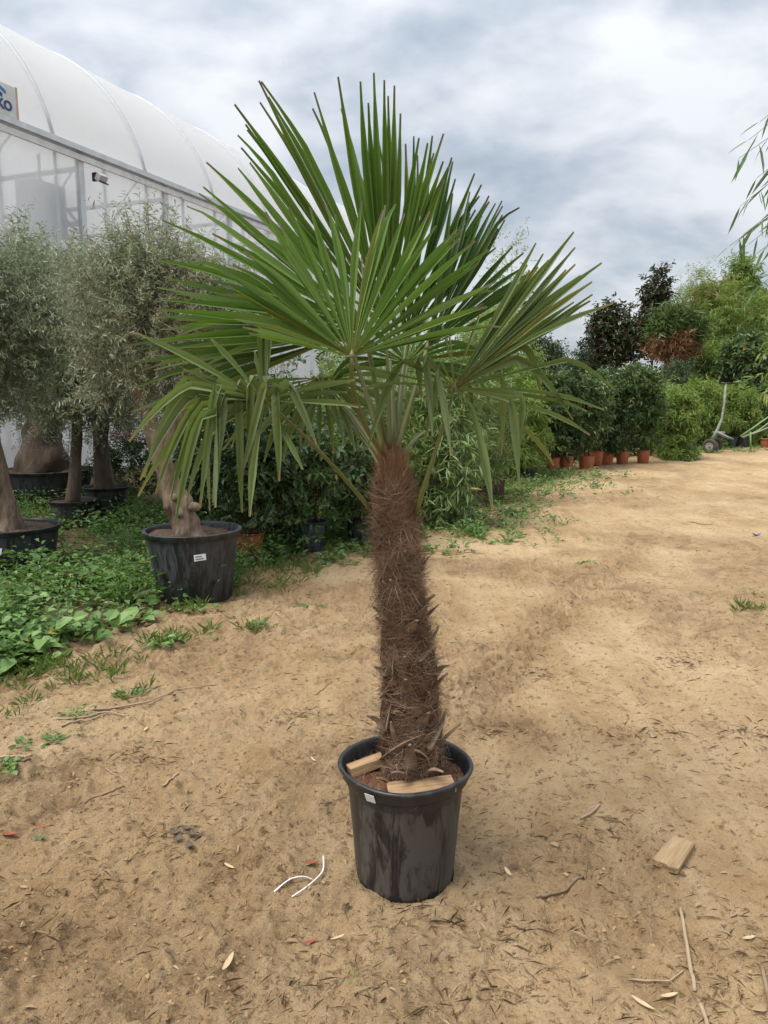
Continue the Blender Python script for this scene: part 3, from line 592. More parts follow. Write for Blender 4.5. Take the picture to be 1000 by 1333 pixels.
# unopened spear leaf
mb = MB(); sp0, sp1 = crown(505, 590), P(480, 455, YP - 0.02); mb.tube([sp0 - PO, (sp0 * 0.5 + sp1 * 0.5) - PO, sp1 - PO, P(470, 330, YP) - PO], [0.013, 0.016, 0.014, 0.002], 9, flat=0.5); mb.build('spear_leaf', M_PALM_D, palm, attr=None)
for a_, b_ in (((498, 600), (438, 520)), ((520, 600), (560, 560)), ((514, 590), (508, 470)), ((497, 610), (455, 555))):   # stalks of further leaves
    petiole('cut_stalk', crown(*a_, 0.04), P(*b_, YP + 0.22), (0, 0, 0.02), 0.010, 0.006)

# the pot
def plastic(name, base, dust, amount=0.5, seed=0.0):
    m, t, b, o = new_mat(name); tcn = N(t, 'ShaderNodeTexCoord'); ob = tcn.outputs['Object']
    mpn = N(t, 'ShaderNodeMapping'); mpn.inputs['Scale'].default_value = (1, 1, 0.22); mpn.inputs['Location'].default_value = (seed, seed, 0); L(t, ob, mpn.inputs[0])
    nn1, nn2 = noise(t, mpn.outputs[0], 15, 7, 0.72, 1.0), noise(t, mpn.outputs[0], 45, 5, 0.7, 0.5)
    f = math_(t, 'ADD', ramp(t, [(0.45, (0, 0, 0)), (0.55, (1, 1, 1))], nn1).outputs[0], math_(t, 'MULTIPLY', math_(t, 'SUBTRACT', nn2, 0.5), 1.6), True)
    sz = N(t, 'ShaderNodeSeparateXYZ'); L(t, ob, sz.inputs[0])
    f = math_(t, 'MULTIPLY', f, amount, True)
    L(t, mixc(t, f, base, dust), b.inputs['Base Color']); L(t, ramp(t, [(0.0, (0.36,) * 3), (0.6, (0.8,) * 3)], f).outputs[0], b.inputs['Roughness'])
    b.inputs['Specular IOR Level'].default_value = 0.45
    bp = N(t, 'ShaderNodeBump', i_Strength=0.12, i_Distance=0.004); L(t, nn2, bp.inputs['Height']); L(t, bp.outputs[0], b.inputs['Normal']); return m
M_POTRIM = plastic('pot_rim_plastic', (0.016, 0.018, 0.022), (0.10, 0.095, 0.085), 0.25)
M_POT = plastic('pot_body_plastic', (0.012, 0.012, 0.013), (0.115, 0.102, 0.085), 0.55)
M_COIR = mat_plain('coir_soil', (0.17, 0.075, 0.036), (0.075, 0.034, 0.018), 30, 0.95, bump=1.0, bscale=70)
pot = thing('plant_pot', 'large dusty black plastic pot holding the fan palm on the dirt', 'plant pot', POTC)
RT = 0.222; PH = 0.405
wob = lambda a, z: 1 + (z / PH) * (0.018 * math.cos(4 * a + 0.6) + 0.014 * math.cos(2 * a + 0.4))
mb = MB(); seg = 72
prof = [(0.0, 0.012), (0.150, 0.012), (0.156, 0.0), (0.163, 0.0), (0.166, 0.012), (0.168, 0.03), (0.176, 0.16), (0.186, 0.30), (0.193, PH - 0.052), (0.195, PH - 0.046)]
mb.lathe(prof, seg=seg, wob=lambda a, z: wob(a, z) * (1 + (0.006 if (math.degrees(a) % 30) < 4 else 0.0)))
body = mb.build('pot_body', M_POT, pot)
# drainage notches along the foot: solid boxes, the shade of each opening put into their colour
for k in range(8):
    a = R(-90 + 45 * k - 12); nb = MB(); rr = 0.1655
    nb.box((rr * math.cos(a), rr * math.sin(a), 0.010), (0.006, 0.036, 0.020), a); nb.build('drain_notch', mat_plain('notch_shade', (0.006, 0.006, 0.006), None, 5, 0.9) if k == 0 else bpy.data.materials['notch_shade'], pot, False)
mb = MB(); z = PH
mb.lathe([(0.196, z - 0.050), (0.203, z - 0.048), (0.208, z - 0.040), (0.212, z - 0.018), (0.220, z - 0.010), (RT, z - 0.004), (0.219, z + 0.002), (0.211, z + 0.003), (0.206, z - 0.004), (0.201, z - 0.03), (0.185, z - 0.10), (0.165, z - 0.22)], seg=seg, wob=wob)
mb.build('pot_rim', M_POTRIM, pot)
mb = MB(); V = []; rings = 16
for i in range(rings + 1):
    for k in range(56):
        a = 2 * math.pi * k / 56; r_ = 0.196 * i / rings * wob(a, PH); x_, y_ = r_ * math.cos(a), r_ * math.sin(a)
        V.append((x_, y_, PH - 0.062 + 0.022 * float(fbm(np.array(x_ * 22), np.array(y_ * 22), 3, 4)) + 0.012 * (1 - i / rings)))
mb.add(V, [(i * 56 + k, i * 56 + (k + 1) % 56, (i + 1) * 56 + (k + 1) % 56, (i + 1) * 56 + k) for i in range(rings) for k in range(56)]); soil = mb.build('soil', M_COIR, pot)
r5 = np.random.default_rng(33); n = 700; a = r5.uniform(0, 6.283, n); rd = 0.19 * np.sqrt(r5.uniform(0.3, 1, n))
cp = np.stack([rd * np.cos(a), rd * np.sin(a), np.full(n, PH - 0.048)], -1); dd = nrm(np.stack([r5.normal(size=n), r5.normal(size=n), r5.uniform(0, 0.6, n)], -1)); ln = r5.uniform(0.01, 0.05, n)[:, None]
wv = nrm(np.cross(dd, [0, 0, 1.0])) * 0.001
V = np.stack([cp - wv, cp + wv, cp + dd * ln], 1).reshape(-1, 3)
tag(tri_mesh('coir_fibre', V, np.arange(3 * n).reshape(-1, 3), M_FIBRE_R, soil), kind='stuff')
mb = MB(); a = R(-122); rr = 0.2145
c0, s0 = math.cos(a), math.sin(a); tn = np.array([-s0, c0, 0]); ou = np.array([c0, s0, 0])
base = ou * 0.2145 + np.array([0, 0, PH - 0.029]); V = [base + tn * u * 0.017 + np.array([0, 0, v]) + ou * (0.004 + 0.006 * v / 0.015) for u, v in ((-1, -0.015), (1, -0.015), (1, 0.015), (-1, 0.015))]
V += [q - ou * 0.002 for q in V]
mb.add(V, [(0, 1, 2, 3), (7, 6, 5, 4), (0, 4, 5, 1), (1, 5, 6, 2), (2, 6, 7, 3), (3, 7, 4, 0)]); mb.build('price_sticker', mat_plain('paper_white', (0.72, 0.72, 0.72), (0.55, 0.56, 0.58), 60, 0.6), pot, False)
M_WOOD = mat_plain('pine_wood', (0.46, 0.30, 0.165), (0.24, 0.145, 0.075), 26, 0.75, bump=0.25, bscale=60, stretch=(0.25, 3, 3))
def slab(name, label, c, size, rz, tilt, mat, jit=0.002, cat='wood'):
    o = thing(name, label, cat, c) if False else None
    mb = MB(); mb.box((0, 0, 0), size, 0, jit=jit); q = mb.build(name, mat, None, False, bevel=0.003)
    q.location = c; q.rotation_euler = (tilt[0], tilt[1], rz); return tag(q, label, cat)
pz = POTC[2] + PH
slab('wood_offcut', 'pale wooden offcut wedged across the front of the palm pot', (POTC[0] + 0.048, YP - 0.120, pz - 0.026), (0.215, 0.070, 0.022), R(9), (R(4), R(-3)), M_WOOD, cat='wood')
slab('wood_offcut', 'short sawn wooden offcut tucked between palm trunk and pot wall', (POTC[0] - 0.125, YP + 0.028, pz - 0.022), (0.14, 0.055, 0.030), R(22), (R(-8), R(-9)), M_WOOD, cat='wood')

# ================================================================== POTS, TREES, SHRUBS
def leaves_mesh(name, base, d, n, Ln, Wd, mat, parent=None, wide=False, curl=0.12, fold=0.22, kind='stuff'):
    """many separate leaves in one foliage mesh; each a folded blade of 2 (or 6) triangles"""
    base, d, n = np.asarray(base), nrm(d), np.asarray(n); side = nrm(np.cross(d, n)); n = np.cross(side, d)
    Ln = np.broadcast_to(Ln, len(base))[:, None]; Wd = np.broadcast_to(Wd, len(base))[:, None]; k = len(base)
    tip = base + d * Ln - n * Ln * curl
    if not wide:
        m = base + d * Ln * 0.45 + n * Ln * 0.02; up = n * Wd * fold
        V = np.stack([base, m + side * Wd / 2 + up, tip, m - side * Wd / 2 + up], 1).reshape(-1, 3)
        T = (np.arange(k)[:, None, None] * 4 + np.array([[0, 1, 2], [0, 2, 3]])[None]).reshape(-1, 3)
    else:
        m1 = base + d * Ln * 0.28; m2 = base + d * Ln * 0.68 - n * Ln * curl * 0.35; up = n * Wd * fold
        V = np.stack([base, m1 + side * Wd * 0.46 + up, m2 + side * Wd * 0.42 + up, tip, m2 - side * Wd * 0.42 + up, m1 - side * Wd * 0.46 + up, m1, m2], 1).reshape(-1, 3)
        T = (np.arange(k)[:, None, None] * 8 + np.array([[0, 1, 6], [1, 2, 7], [1, 7, 6], [2, 3, 7], [0, 6, 5], [6, 7, 4], [6, 4, 5], [7, 3, 4]])[None]).reshape(-1, 3)
    o = tri_mesh(name, V, T, mat, parent)
    if kind: o['kind'] = kind
    return o
def blob_points(blobs, n, r, shell=0.45):
    w = np.array([b_[6] if len(b_) > 6 else b_[3] * b_[4] * b_[5] for b_ in blobs], float); w /= w.sum()
    idx = r.choice(len(blobs), n, p=w); B = np.array([b_[:6] for b_ in blobs], float)[idx]
    v = nrm(r.normal(size=(n, 3))); rad = shell + (1 - shell) * r.random(n) ** 0.7
    rad = np.where(r.random(n) < 0.25, r.random(n) ** 0.5, rad)
    return B[:, :3] + v * rad[:, None] * B[:, 3:6], v
def foliage(parent, mat, blobs, clumps, twigs, lpt, tl, Ln, Wd, seed, up=0.35, spread=0.16, wide=False, droop=0.0, leafdroop=0.1, twig_mat=None, name='foliage', forward=0.6, out=1.0, shell=0.45, nup=0.7, curl=0.12, whorl=False):
    """clumps of twigs inside ellipsoid blobs, leaves set along each twig; all in the parent's own space"""
    r = np.random.default_rng(seed); C, Vd = blob_points(blobs, clumps, r, shell)
    n = clumps * twigs; ci = np.repeat(np.arange(clumps), twigs); off = r.normal(size=(n, 3))
    td = nrm(Vd[ci] * out + off * 0.65 + np.array([0, 0, up])); p0 = C[ci] + off * spread * r.random((n, 1))
    tl_ = tl * r.uniform(0.55, 1.3, n)
    m = n * lpt; ti = np.repeat(np.arange(n), lpt); u = np.tile((np.arange(lpt) + 0.5) / lpt, n) + r.normal(0, 0.04, m)
    if whorl: u = 0.55 + 0.45 * u
    dz = np.zeros((m, 3)); dz[:, 2] = -droop * u ** 2 * tl_[ti]
    base = p0[ti] + td[ti] * (u * tl_[ti])[:, None] + dz
    a = r.uniform(0, 2 * math.pi, m); ref = nrm(np.cross(td, r.normal(size=(n, 3))))[ti]; ref2 = np.cross(td[ti], ref)
    perp = ref * np.cos(a)[:, None] + ref2 * np.sin(a)[:, None]
    ld = nrm(td[ti] * forward + perp + np.array([0, 0, -leafdroop]) + 0.15 * r.normal(size=(m, 3)))
    nn_ = nrm(np.array([0, 0, nup]) + 0.55 * r.normal(size=(m, 3)) + td[ti] * 0.25)
    o = leaves_mesh(name, base, ld, nn_, Ln * r.uniform(0.6, 1.25, m), Wd * r.uniform(0.7, 1.2, m), mat, parent, wide, curl)
    if twig_mat:
        e = p0 + td * tl_[:, None]; e[:, 2] -= droop * tl_; mid = p0 + td * tl_[:, None] * 0.5; mid[:, 2] -= droop * tl_ * 0.25
        wv = nrm(np.cross(td, r.normal(size=(n, 3)))) * (0.0025 + 0.02 * Wd)
        s0 = C[ci] * 0.35 + p0 * 0.65
        V = np.stack([s0 - wv, s0 + wv, mid - wv * .7, mid + wv * .7, e], 1).reshape(-1, 3)
        T = (np.arange(n)[:, None, None] * 5 + np.array([[0, 1, 3], [0, 3, 2], [2, 3, 4]])[None]).reshape(-1, 3)
        q = tri_mesh('twigs', V, T, twig_mat, parent); q['kind'] = 'stuff'
    return o

M_BLACKPOT = plastic('black_pot_plastic', (0.014, 0.015, 0.018), (0.075, 0.078, 0.085), 0.6, 3.0)
M_BLUEPOT = plastic('blue_black_pot_plastic', (0.022, 0.028, 0.040), (0.10, 0.11, 0.125), 0.5, 5.0)
M_TERRA = plastic('terracotta_plastic', (0.30, 0.080, 0.034), (0.38, 0.16, 0.085), 0.5, 7.0)
M_BROWNPOT = plastic('brown_trough_plastic', (0.045, 0.022, 0.016), (0.10, 0.055, 0.04), 0.6, 9.0)
M_SOIL = mat_plain('potting_soil', (0.055, 0.034, 0.022), (0.13, 0.085, 0.055), 25, 0.95, bump=0.9, bscale=40)
M_LABEL = mat_plain('label_card', (0.75, 0.75, 0.75), (0.66, 0.67, 0.69), 30, 0.6)
M_INK = mat_plain('label_print', (0.05, 0.05, 0.05), None, 30, 0.6)
def make_pot(label, c, r, h, mat, taper=0.84, group=None, rim=0.02, sticker=None, name='plant_pot', handles=False, sink=0.0, squash=1.0):
    t_ = thing(name, label, 'plant pot', (c[0], c[1], c[2] - sink), group)
    seg = 32 if r < 0.22 else 56
    wob_ = lambda a, z: 1 + (z / h) * (0.012 * math.cos(2 * a + r * 30) + 0.008 * math.cos(3 * a))
    mb = MB(); rb = r * taper - rim
    mb.lathe([(0.0, 0.004), (rb * 0.97, 0.0), (rb, 0.008), (rb + (r - rim - rb) * 0.5, h * 0.5), (r - rim, h - rim * 1.6)], seg=seg, wob=wob_); mb.build('pot_body', mat, t_)
    mb = MB(); mb.lathe([(r - rim, h - rim * 1.6), (r - rim * .4, h - rim * 1.5), (r - rim * .2, h - rim * .4), (r, h - rim * .15), (r - rim * .2, h), (r - rim * .8, h), (r - rim * 1.1, h - rim * .6), (r - rim * 1.3, h - 0.12 * h - rim)], seg=seg, wob=wob_); mb.build('pot_rim', mat, t_)
    mb = MB(); V = [(0, 0, h - 0.06 * h)]; F = []
    for i in range(1, 6):
        for k in range(seg):
            a = 2 * math.pi * k / seg; rr = (r - rim * 1.2) * i / 5; V.append((rr * math.cos(a) * wob_(a, h), rr * math.sin(a) * wob_(a, h), h - 0.10 * h - 0.02 + 0.03 * r * 4 * float(vnoise(np.array(rr * 9 * math.cos(a)), np.array(rr * 9 * math.sin(a)), 3))))
    F = [(0, 1 + k, 1 + (k + 1) % seg) for k in range(seg)] + [(1 + i * seg + k, 1 + i * seg + (k + 1) % seg, 1 + (i + 1) * seg + (k + 1) % seg, 1 + (i + 1) * seg + k) for i in range(4) for k in range(seg)]
    mb.add(V, F); mb.build('soil', M_SOIL, t_)
    if sticker:
        a, zf, sz, roll = sticker; a = R(a); rr = (r - rim) * (taper + (1 - taper) * zf) * 1.0 + 0.012; o_ = np.array([math.cos(a), math.sin(a), 0]); tn = np.array([-o_[1], o_[0], 0]); cr_, sr_ = math.cos(R(roll)), math.sin(R(roll))
        def card(nm, u0, u1, v0, v1, lift, m_, par):
            V = [o_ * (rr + lift + dd_) + tn * (u * cr_ - v * sr_) + np.array([0, 0, zf * h + u * sr_ + v * cr_]) for dd_ in (0.0, 0.0015) for u, v in ((u0, v0), (u1, v0), (u1, v1), (u0, v1))]
            q = MB(); q.add(V, [(4, 5, 6, 7), (3, 2, 1, 0), (0, 1, 5, 4), (1, 2, 6, 5), (2, 3, 7, 6), (3, 0, 4, 7)]); return q.build(nm, m_, par, False)
        cd_ = card('label_card', -sz, sz, -sz * .55, sz * .55, 0, M_LABEL, t_)
        card('print_line', -sz * .75, sz * .3, sz * .12, sz * .26, 0.002, M_INK, cd_); card('print_line', -sz * .75, sz * .6, -sz * .3, -sz * .16, 0.002, M_INK, cd_)
    return t_

M_OLIVE = mat_leaf('olive_leaf', (0.125, 0.165, 0.075), (0.215, 0.255, 0.140), back=(0.39, 0.44, 0.34), trans=0.14, rough=0.5, tcol=(1.2, 1.25, 0.8), odd=(0.27, 0.21, 0.10), odd_share=0.03)
M_OLIVE_B = mat_leaf('olive_leaf_dry', (0.135, 0.160, 0.080), (0.220, 0.240, 0.138), back=(0.37, 0.40, 0.30), trans=0.12, rough=0.6, tcol=(1.2, 1.15, 0.8), odd=(0.32, 0.20, 0.10), odd_share=0.06)
M_OTWIG = mat_plain('olive_twig', (0.18, 0.145, 0.11), (0.26, 0.22, 0.175), 20, 0.85)
M_OBARK = mat_plain('olive_bark', (0.27, 0.20, 0.14), (0.085, 0.058, 0.040), 14, 0.92, bump=1.0, bscale=26, stretch=(1, 1, 0.35), detail=8.0)
M_OBARK_D = mat_plain('olive_bark_dark', (0.17, 0.125, 0.09), (0.075, 0.054, 0.040), 9, 0.92, bump=1.0, bscale=20, stretch=(1, 1, 0.4))
def tree(name, label, base, cat='tree', group=None): return thing(name, label, cat, base, group)
def trunk_part(par, path, rad, mat, base, sides=12, lump=0.22, seed=0, name='trunk', parent=None):
    path = np.array(path); n = len(path) * 5; fi_ = np.linspace(0, 1, len(path)); f_ = np.linspace(0, 1, n)
    # Catmull-like smoothing through interpolation of cumulative spline
    pts = np.stack([np.interp(f_, fi_, path[:, k]) for k in range(3)], -1)
    for _ in range(3): pts[1:-1] = 0.25 * pts[:-2] + 0.5 * pts[1:-1] + 0.25 * pts[2:]
    mb = MB(); mb.tube(pts - base, np.interp(f_, fi_, rad), sides, lump=lump, seed=seed); return mb.build(name, mat, parent or par)

# ---- olives.  Each pot is a thing, each tree another.
def ppath(pts): return [P(a, b_, Y) for a, b_, Y in pts]
# olive with the twisted knobbly trunk, in the pot nearest the track
c1_ = GG(254, 776); Y1 = c1_[1]
make_pot('big black pot with white label under the twisted olive trunk', c1_, 0.385, 0.56, M_BLACKPOT, 0.86, rim=0.032, sticker=(-68, 0.70, 0.045, 4))
b1 = c1_ + np.array([0, 0, 0.48])
ol1 = tree('olive_tree', 'olive with twisted knobbly bare trunk in the pot beside the track', b1, 'olive tree')
t1 = trunk_part(ol1, ppath([(262, 722, Y1), (250, 700, Y1), (243, 683, Y1), (231, 655, Y1), (222, 640, Y1), (212, 605, Y1), (204, 578, Y1), (196, 552, Y1 + .05), (184, 520, Y1 + .1), (165, 480, Y1 + .1)]), [0.13, 0.105, 0.095, 0.105, 0.082, 0.074, 0.068, 0.062, 0.05, 0.03], M_OBARK, b1, 16, 0.32, 3)
trunk_part(ol1, ppath([(209, 597, Y1), (222, 570, Y1 + .05), (238, 540, Y1 + .1), (240, 505, Y1 + .15), (246, 470, Y1 + .2), (262, 430, Y1 + .2)]), [0.06, 0.062, 0.058, 0.05, 0.042, 0.02], M_OBARK, b1, 10, 0.2, 8, 'limb', t1)
for k, (a_, bb_, rr_) in enumerate(((236, 668, 0.055), (252, 660, 0.05), (262, 708, 0.075), (240, 706, 0.06), (284, 706, 0.06), (228, 648, 0.04))):   # burrs
    q = P(a_, bb_, Y1 - 0.07) - b1; mb = MB(); pr = [(rr_ * math.sin(u), -rr_ * math.cos(u) * 0.8) for u in np.linspace(0.05, 3.09, 9)]
    mb.lathe(pr, q, 12, wob=lambda a, z: 1 + 0.18 * math.sin(3 * a + k) + 0.1 * math.sin(5 * a + 20 * z)); mb.build('burr', M_OBARK, t1)
def BL(px, py, Y, rx, ry, rz, base, w=None):
    c = P(px, py, Y) - base; return (c[0], c[1], c[2], rx, ry, rz) + ((w,) if w else ())
foliage(ol1, M_OLIVE_B, [BL(195, 430, Y1 + .2, .55, .5, .50, b1), BL(250, 455, Y1 + .3, .45, .45, .40, b1), BL(175, 385, Y1 + .3, .5, .5, .40, b1), BL(185, 500, Y1 + .15, .40, .4, .26, b1)], 230, 7, 17, 0.25, 0.050, 0.0110, 11, up=0.35, spread=0.12, twig_mat=M_OTWIG)
foliage(ol1, M_OLIVE, [BL(195, 375, Y1 + .35, .40, .45, .32, b1), BL(250, 410, Y1 + .5, .5, .45, .34, b1), BL(188, 330, Y1 + .35, .20, .25, .14, b1)], 150, 7, 18, 0.30, 0.050, 0.0110, 12, up=0.9, spread=0.11, twig_mat=M_OTWIG)
# slim straight olive
c2_ = GG(97, 686); Y2 = c2_[1]
make_pot('black pot half hidden in weeds under the slim straight olive trunk', c2_, 0.29, 0.34, M_BLACKPOT, 0.86, rim=0.022)
b2 = c2_ + np.array([0, 0, 0.30]); ol2 = tree('olive_tree', 'round silvery olive on a slim straight trunk among the weeds', b2, 'olive tree')
trunk_part(ol2, ppath([(95, 656, Y2), (98, 610, Y2), (101, 560, Y2), (96, 480, Y2), (88, 400, Y2)]), [0.085, 0.07, 0.066, 0.05, 0.02], M_OBARK_D, b2, 10, 0.12, 5)
foliage(ol2, M_OLIVE, [BL(92, 445, Y2, .92, .85, .92, b2), BL(58, 425, Y2 - .2, .7, .6, .75, b2), BL(130, 465, Y2 - .2, .62, .6, .70, b2)], 560, 8, 17, 0.30, 0.058, 0.0130, 13, up=0.45, spread=0.16, twig_mat=M_OTWIG)
# olive at the left edge
c3_ = GG(20, 742); Y3 = c3_[1]
make_pot('wide black pot with tilted white label under the leaning olive trunk', c3_, 0.42, 0.42, M_BLACKPOT, 0.88, rim=0.028, sticker=(-86, 0.62, 0.055, -14))
b3 = c3_ + np.array([0, 0, 0.36]); ol3 = tree('olive_tree', 'olive with thick leaning trunk in the wide labelled pot', b3, 'olive tree')
trunk_part(ol3, ppath([(12, 700, Y3), (8, 670, Y3), (-4, 620, Y3), (-12, 560, Y3), (-22, 480, Y3)]), [0.17, 0.11, 0.085, 0.07, 0.04], M_OBARK, b3, 14, 0.25, 6)
foliage(ol3, M_OLIVE, [BL(-40, 420, Y3, .62, .6, .75, b3), BL(5, 385, Y3 + .1, .42, .5, .45, b3), BL(15, 460, Y3 + .1, .40, .5, .52, b3)], 370, 8, 17, 0.26, 0.052, 0.0115, 14, up=0.45, spread=0.14, twig_mat=M_OTWIG)
# old thick olive against the film
c4_ = GG(64, 655); Y4 = c4_[1]
make_pot('very wide low black tub under the old thick gnarled olive', c4_, 0.66, 0.52, M_BLACKPOT, 0.86, rim=0.03)
b4 = c4_ + np.array([0, 0, 0.46]); ol4 = tree('olive_tree', 'old olive with very thick gnarled trunk near the greenhouse film', b4, 'olive tree')
trunk_part(ol4, ppath([(58, 618, Y4), (56, 572, Y4), (60, 540, Y4), (68, 500, Y4), (72, 440, Y4)]), [0.40, 0.30, 0.24, 0.20, 0.08], M_OBARK_D, b4, 16, 0.35, 7)
foliage(ol4, M_OLIVE, [BL(60, 435, Y4 + .2, 1.15, .8, 1.0, b4), BL(150, 430, Y4 + .4, .85, .7, .85, b4)], 420, 8, 11, 0.24, 0.066, 0.0165, 15, up=0.3, spread=0.18)
# dark-barked olive with pink flowers by it
c5_ = GG(140, 676); Y5 = c5_[1]
make_pot('tall black pot under the dark rough barked olive', c5_, 0.29, 0.42, M_BLACKPOT, 0.9, rim=0.022)
b5 = c5_ + np.array([0, 0, 0.38]); ol5 = tree('olive_tree', 'olive with dark rough bark between the slim olive and twisted olive', b5, 'olive tree')
trunk_part(ol5, ppath([(136, 638, Y5), (134, 600, Y5), (130, 560, Y5), (134, 500, Y5)]), [0.13, 0.10, 0.095, 0.05], M_OBARK_D, b5, 12, 0.3, 9)
foliage(ol5, M_OLIVE, [BL(140, 470, Y5 + .2, .75, .7, .75, b5), BL(165, 405, Y5 + .3, .6, .6, .7, b5)], 420, 8, 12, 0.18, 0.058, 0.012, 16, up=0.25, spread=0.16, twig_mat=M_OTWIG)
# oleander with pink flowers
cO = gz(P(160, 560, 11.2)); ole = tree('oleander_bush', 'small oleander with pink flowers behind the olive pots', cO, 'shrub')
foliage(ole, mat_leaf('oleander_leaf', (0.022, 0.045, 0.018), (0.04, 0.075, 0.028)), [(0, 0, 0.55, .45, .4, .5)], 60, 6, 10, 0.2, 0.10, 0.018, 17, up=0.7)
r_ = np.random.default_rng(5); pf = np.array(P(163, 560, 10.8)) - cO + r_.normal(0, 0.09, (60, 3)); leaves_mesh('flowers', pf, r_.normal(size=(60, 3)), r_.normal(size=(60, 3)), 0.045, 0.04, mat_leaf('pink_petal', (0.50, 0.13, 0.28), (0.60, 0.20, 0.36), trans=0.3), ole)

# ---- leafy shrubs in pots behind the palm
M_LAUR = mat_leaf('laurel_leaf', (0.024, 0.052, 0.018), (0.050, 0.092, 0.030), back=(0.075, 0.105, 0.055), trans=0.18, rough=0.33, odd=(0.16, 0.18, 0.05), odd_share=0.03)
M_LAUR_Y = mat_leaf('young_laurel_leaf', (0.042, 0.082, 0.026), (0.085, 0.140, 0.044), back=(0.10, 0.14, 0.07), trans=0.22, rough=0.36, odd=(0.30, 0.24, 0.05), odd_share=0.03)
M_BAM = mat_leaf('bamboo_leaf', (0.098, 0.155, 0.038), (0.178, 0.240, 0.070), trans=0.3, rough=0.45, odd=(0.30, 0.29, 0.10), odd_share=0.05)
M_BAMG = mat_leaf('grey_bamboo_leaf', (0.095, 0.148, 0.046), (0.170, 0.230, 0.085), back=(0.19, 0.25, 0.12), trans=0.22, rough=0.45, odd=(0.3, 0.27, 0.12), odd_share=0.03)
M_BRIGHT = mat_leaf('bright_shrub_leaf', (0.115, 0.180, 0.036), (0.185, 0.260, 0.060), trans=0.35, rough=0.5)
M_WILL = mat_leaf('willow_leaf', (0.125, 0.185, 0.050), (0.215, 0.275, 0.090), back=(0.22, 0.28, 0.14), trans=0.34, rough=0.45)
M_STEM = mat_plain('green_stem', (0.13, 0.125, 0.05), (0.10, 0.08, 0.045), 12, 0.7); M_BRSTEM = mat_plain('brown_stem', (0.11, 0.075, 0.05), (0.06, 0.042, 0.03), 14, 0.85)
def stems(par, n, h, spread, rad, mat, seed, lean=0.15, name='stem'):
    r = np.random.default_rng(seed)
    for k in range(n):
        a, q = r.uniform(0, 6.28), spread * math.sqrt(r.random()); x, y = q * math.cos(a), q * math.sin(a); hh = h * r.uniform(0.75, 1.1); lx, ly = r.normal(0, lean, 2) * hh
        mb = MB(); mb.tube([(x, y, -0.02), (x + lx * .3, y + ly * .3, hh * .4), (x + lx * .7, y + ly * .7, hh * .75), (x + lx, y + ly, hh)], [rad, rad * .9, rad * .65, rad * .25], 6); mb.build(name, mat, par)
def topz(py, Y): return P(500, py, Y)[2]
def shrub(name, label, px, py, wpx, pytop, mat, seed, pot=None, Ln=0.08, Wd=0.03, dens=1.0, wide=True, up=0.4, droop=0.0, group=None, low=0.0, leafdroop=0.2, nst=3, cat='shrub', stem=None, tl=0.16, lpt=7, spread=0.12, taper=True, depth=1.0, shell=0.45, forward=0.6, whorl=False):
    c = GG(px, py); Y = c[1]; base = c.copy(); rw = wpx / FPX * Y / 2
    if pot:
        plab, pr, ph, pm = pot[:4]; make_pot(plab, c, pr, ph, pm, group=pot[4] if len(pot) > 4 else None, rim=max(0.012, pr * 0.07)); base = c + np.array([0, 0, ph * 0.88])
    o = tree(name, label, base, cat, group); H_ = topz(pytop, Y) - base[2]; z0 = low * H_
    stems(o, nst, H_ * 0.75, min(0.1, rw * 0.5), 0.010, stem or M_BRSTEM, seed)
    bl = []; nb = 6; rq = np.random.default_rng(seed + 900)
    for k in range(nb):
        u = (k + 0.5) / nb; wv = (1.0 - 0.25 * abs(u - 0.45) * 2) if taper else 1.0
        ra = rw * wv * rq.uniform(0.50, 0.95); oa = rw * wv - ra; th_ = rq.uniform(0, 6.28)
        bl.append((oa * math.cos(th_) * 1.1, oa * math.sin(th_) * depth, z0 + (H_ - z0) * u, ra, ra * depth, (H_ - z0) / nb * rq.uniform(0.8, 1.25)))
    bl.append((rq.uniform(-.5, .5) * rw, 0, H_ * 1.0, rw * 0.22, rw * 0.22, H_ * 0.10))
    vol = rw * rw * (H_ - z0); cl_ = int(max(22, dens * 260 * vol ** 0.62))
    foliage(o, mat, bl, cl_, 6, lpt, tl, Ln, Wd, seed, up=up, wide=wide, droop=droop, leafdroop=leafdroop, spread=spread, shell=shell, forward=forward, whorl=whorl)
    return o
GP = 'dark laurel shrubs in pots behind the palm'
shrub('laurel_shrub', 'dark laurel shrub growing from the lone terracotta pot beside the olive pot', 325, 730, 100, 545, M_LAUR, 31, ('lone terracotta plastic pot standing behind the twisted olive pot', 0.155, 0.27, M_TERRA), Ln=0.085, Wd=0.034, dens=1.3, low=0.08)
shrub('laurel_shrub', 'glossy laurel shrub rising from the blue grey pot', 405, 719, 90, 530, M_LAUR_Y, 32, ('dusty blue grey plastic pot under a glossy laurel', 0.165, 0.30, M_BLUEPOT), Ln=0.085, Wd=0.036, dens=0.9, low=0.05)
shrub('laurel_shrub', 'dense dark shrub filling the gap behind the terracotta pot', 360, 706, 120, 520, M_LAUR, 33, Ln=0.088, Wd=0.036, dens=0.95, nst=4)
shrub('laurel_shrub', 'dark shrub rising from the matte black pot beside the palm trunk', 468, 709, 74, 560, M_LAUR, 34, ('matte black plastic pot just behind the palm trunk', 0.15, 0.27, M_BLACKPOT), Ln=0.075, Wd=0.028, dens=1.2, low=0.05)
shrub('laurel_shrub', 'dark shrub in shade behind the twisted olive trunk', 268, 700, 110, 540, M_LAUR, 35, Ln=0.088, Wd=0.036, dens=0.8, nst=4)
shrub('hedge_shrub', 'tall dark hedge shrub behind the laurels between greenhouse and palm', 330, 672, 130, 480, M_LAUR, 36, Ln=0.10, Wd=0.045, dens=0.9, nst=4, wide=False)
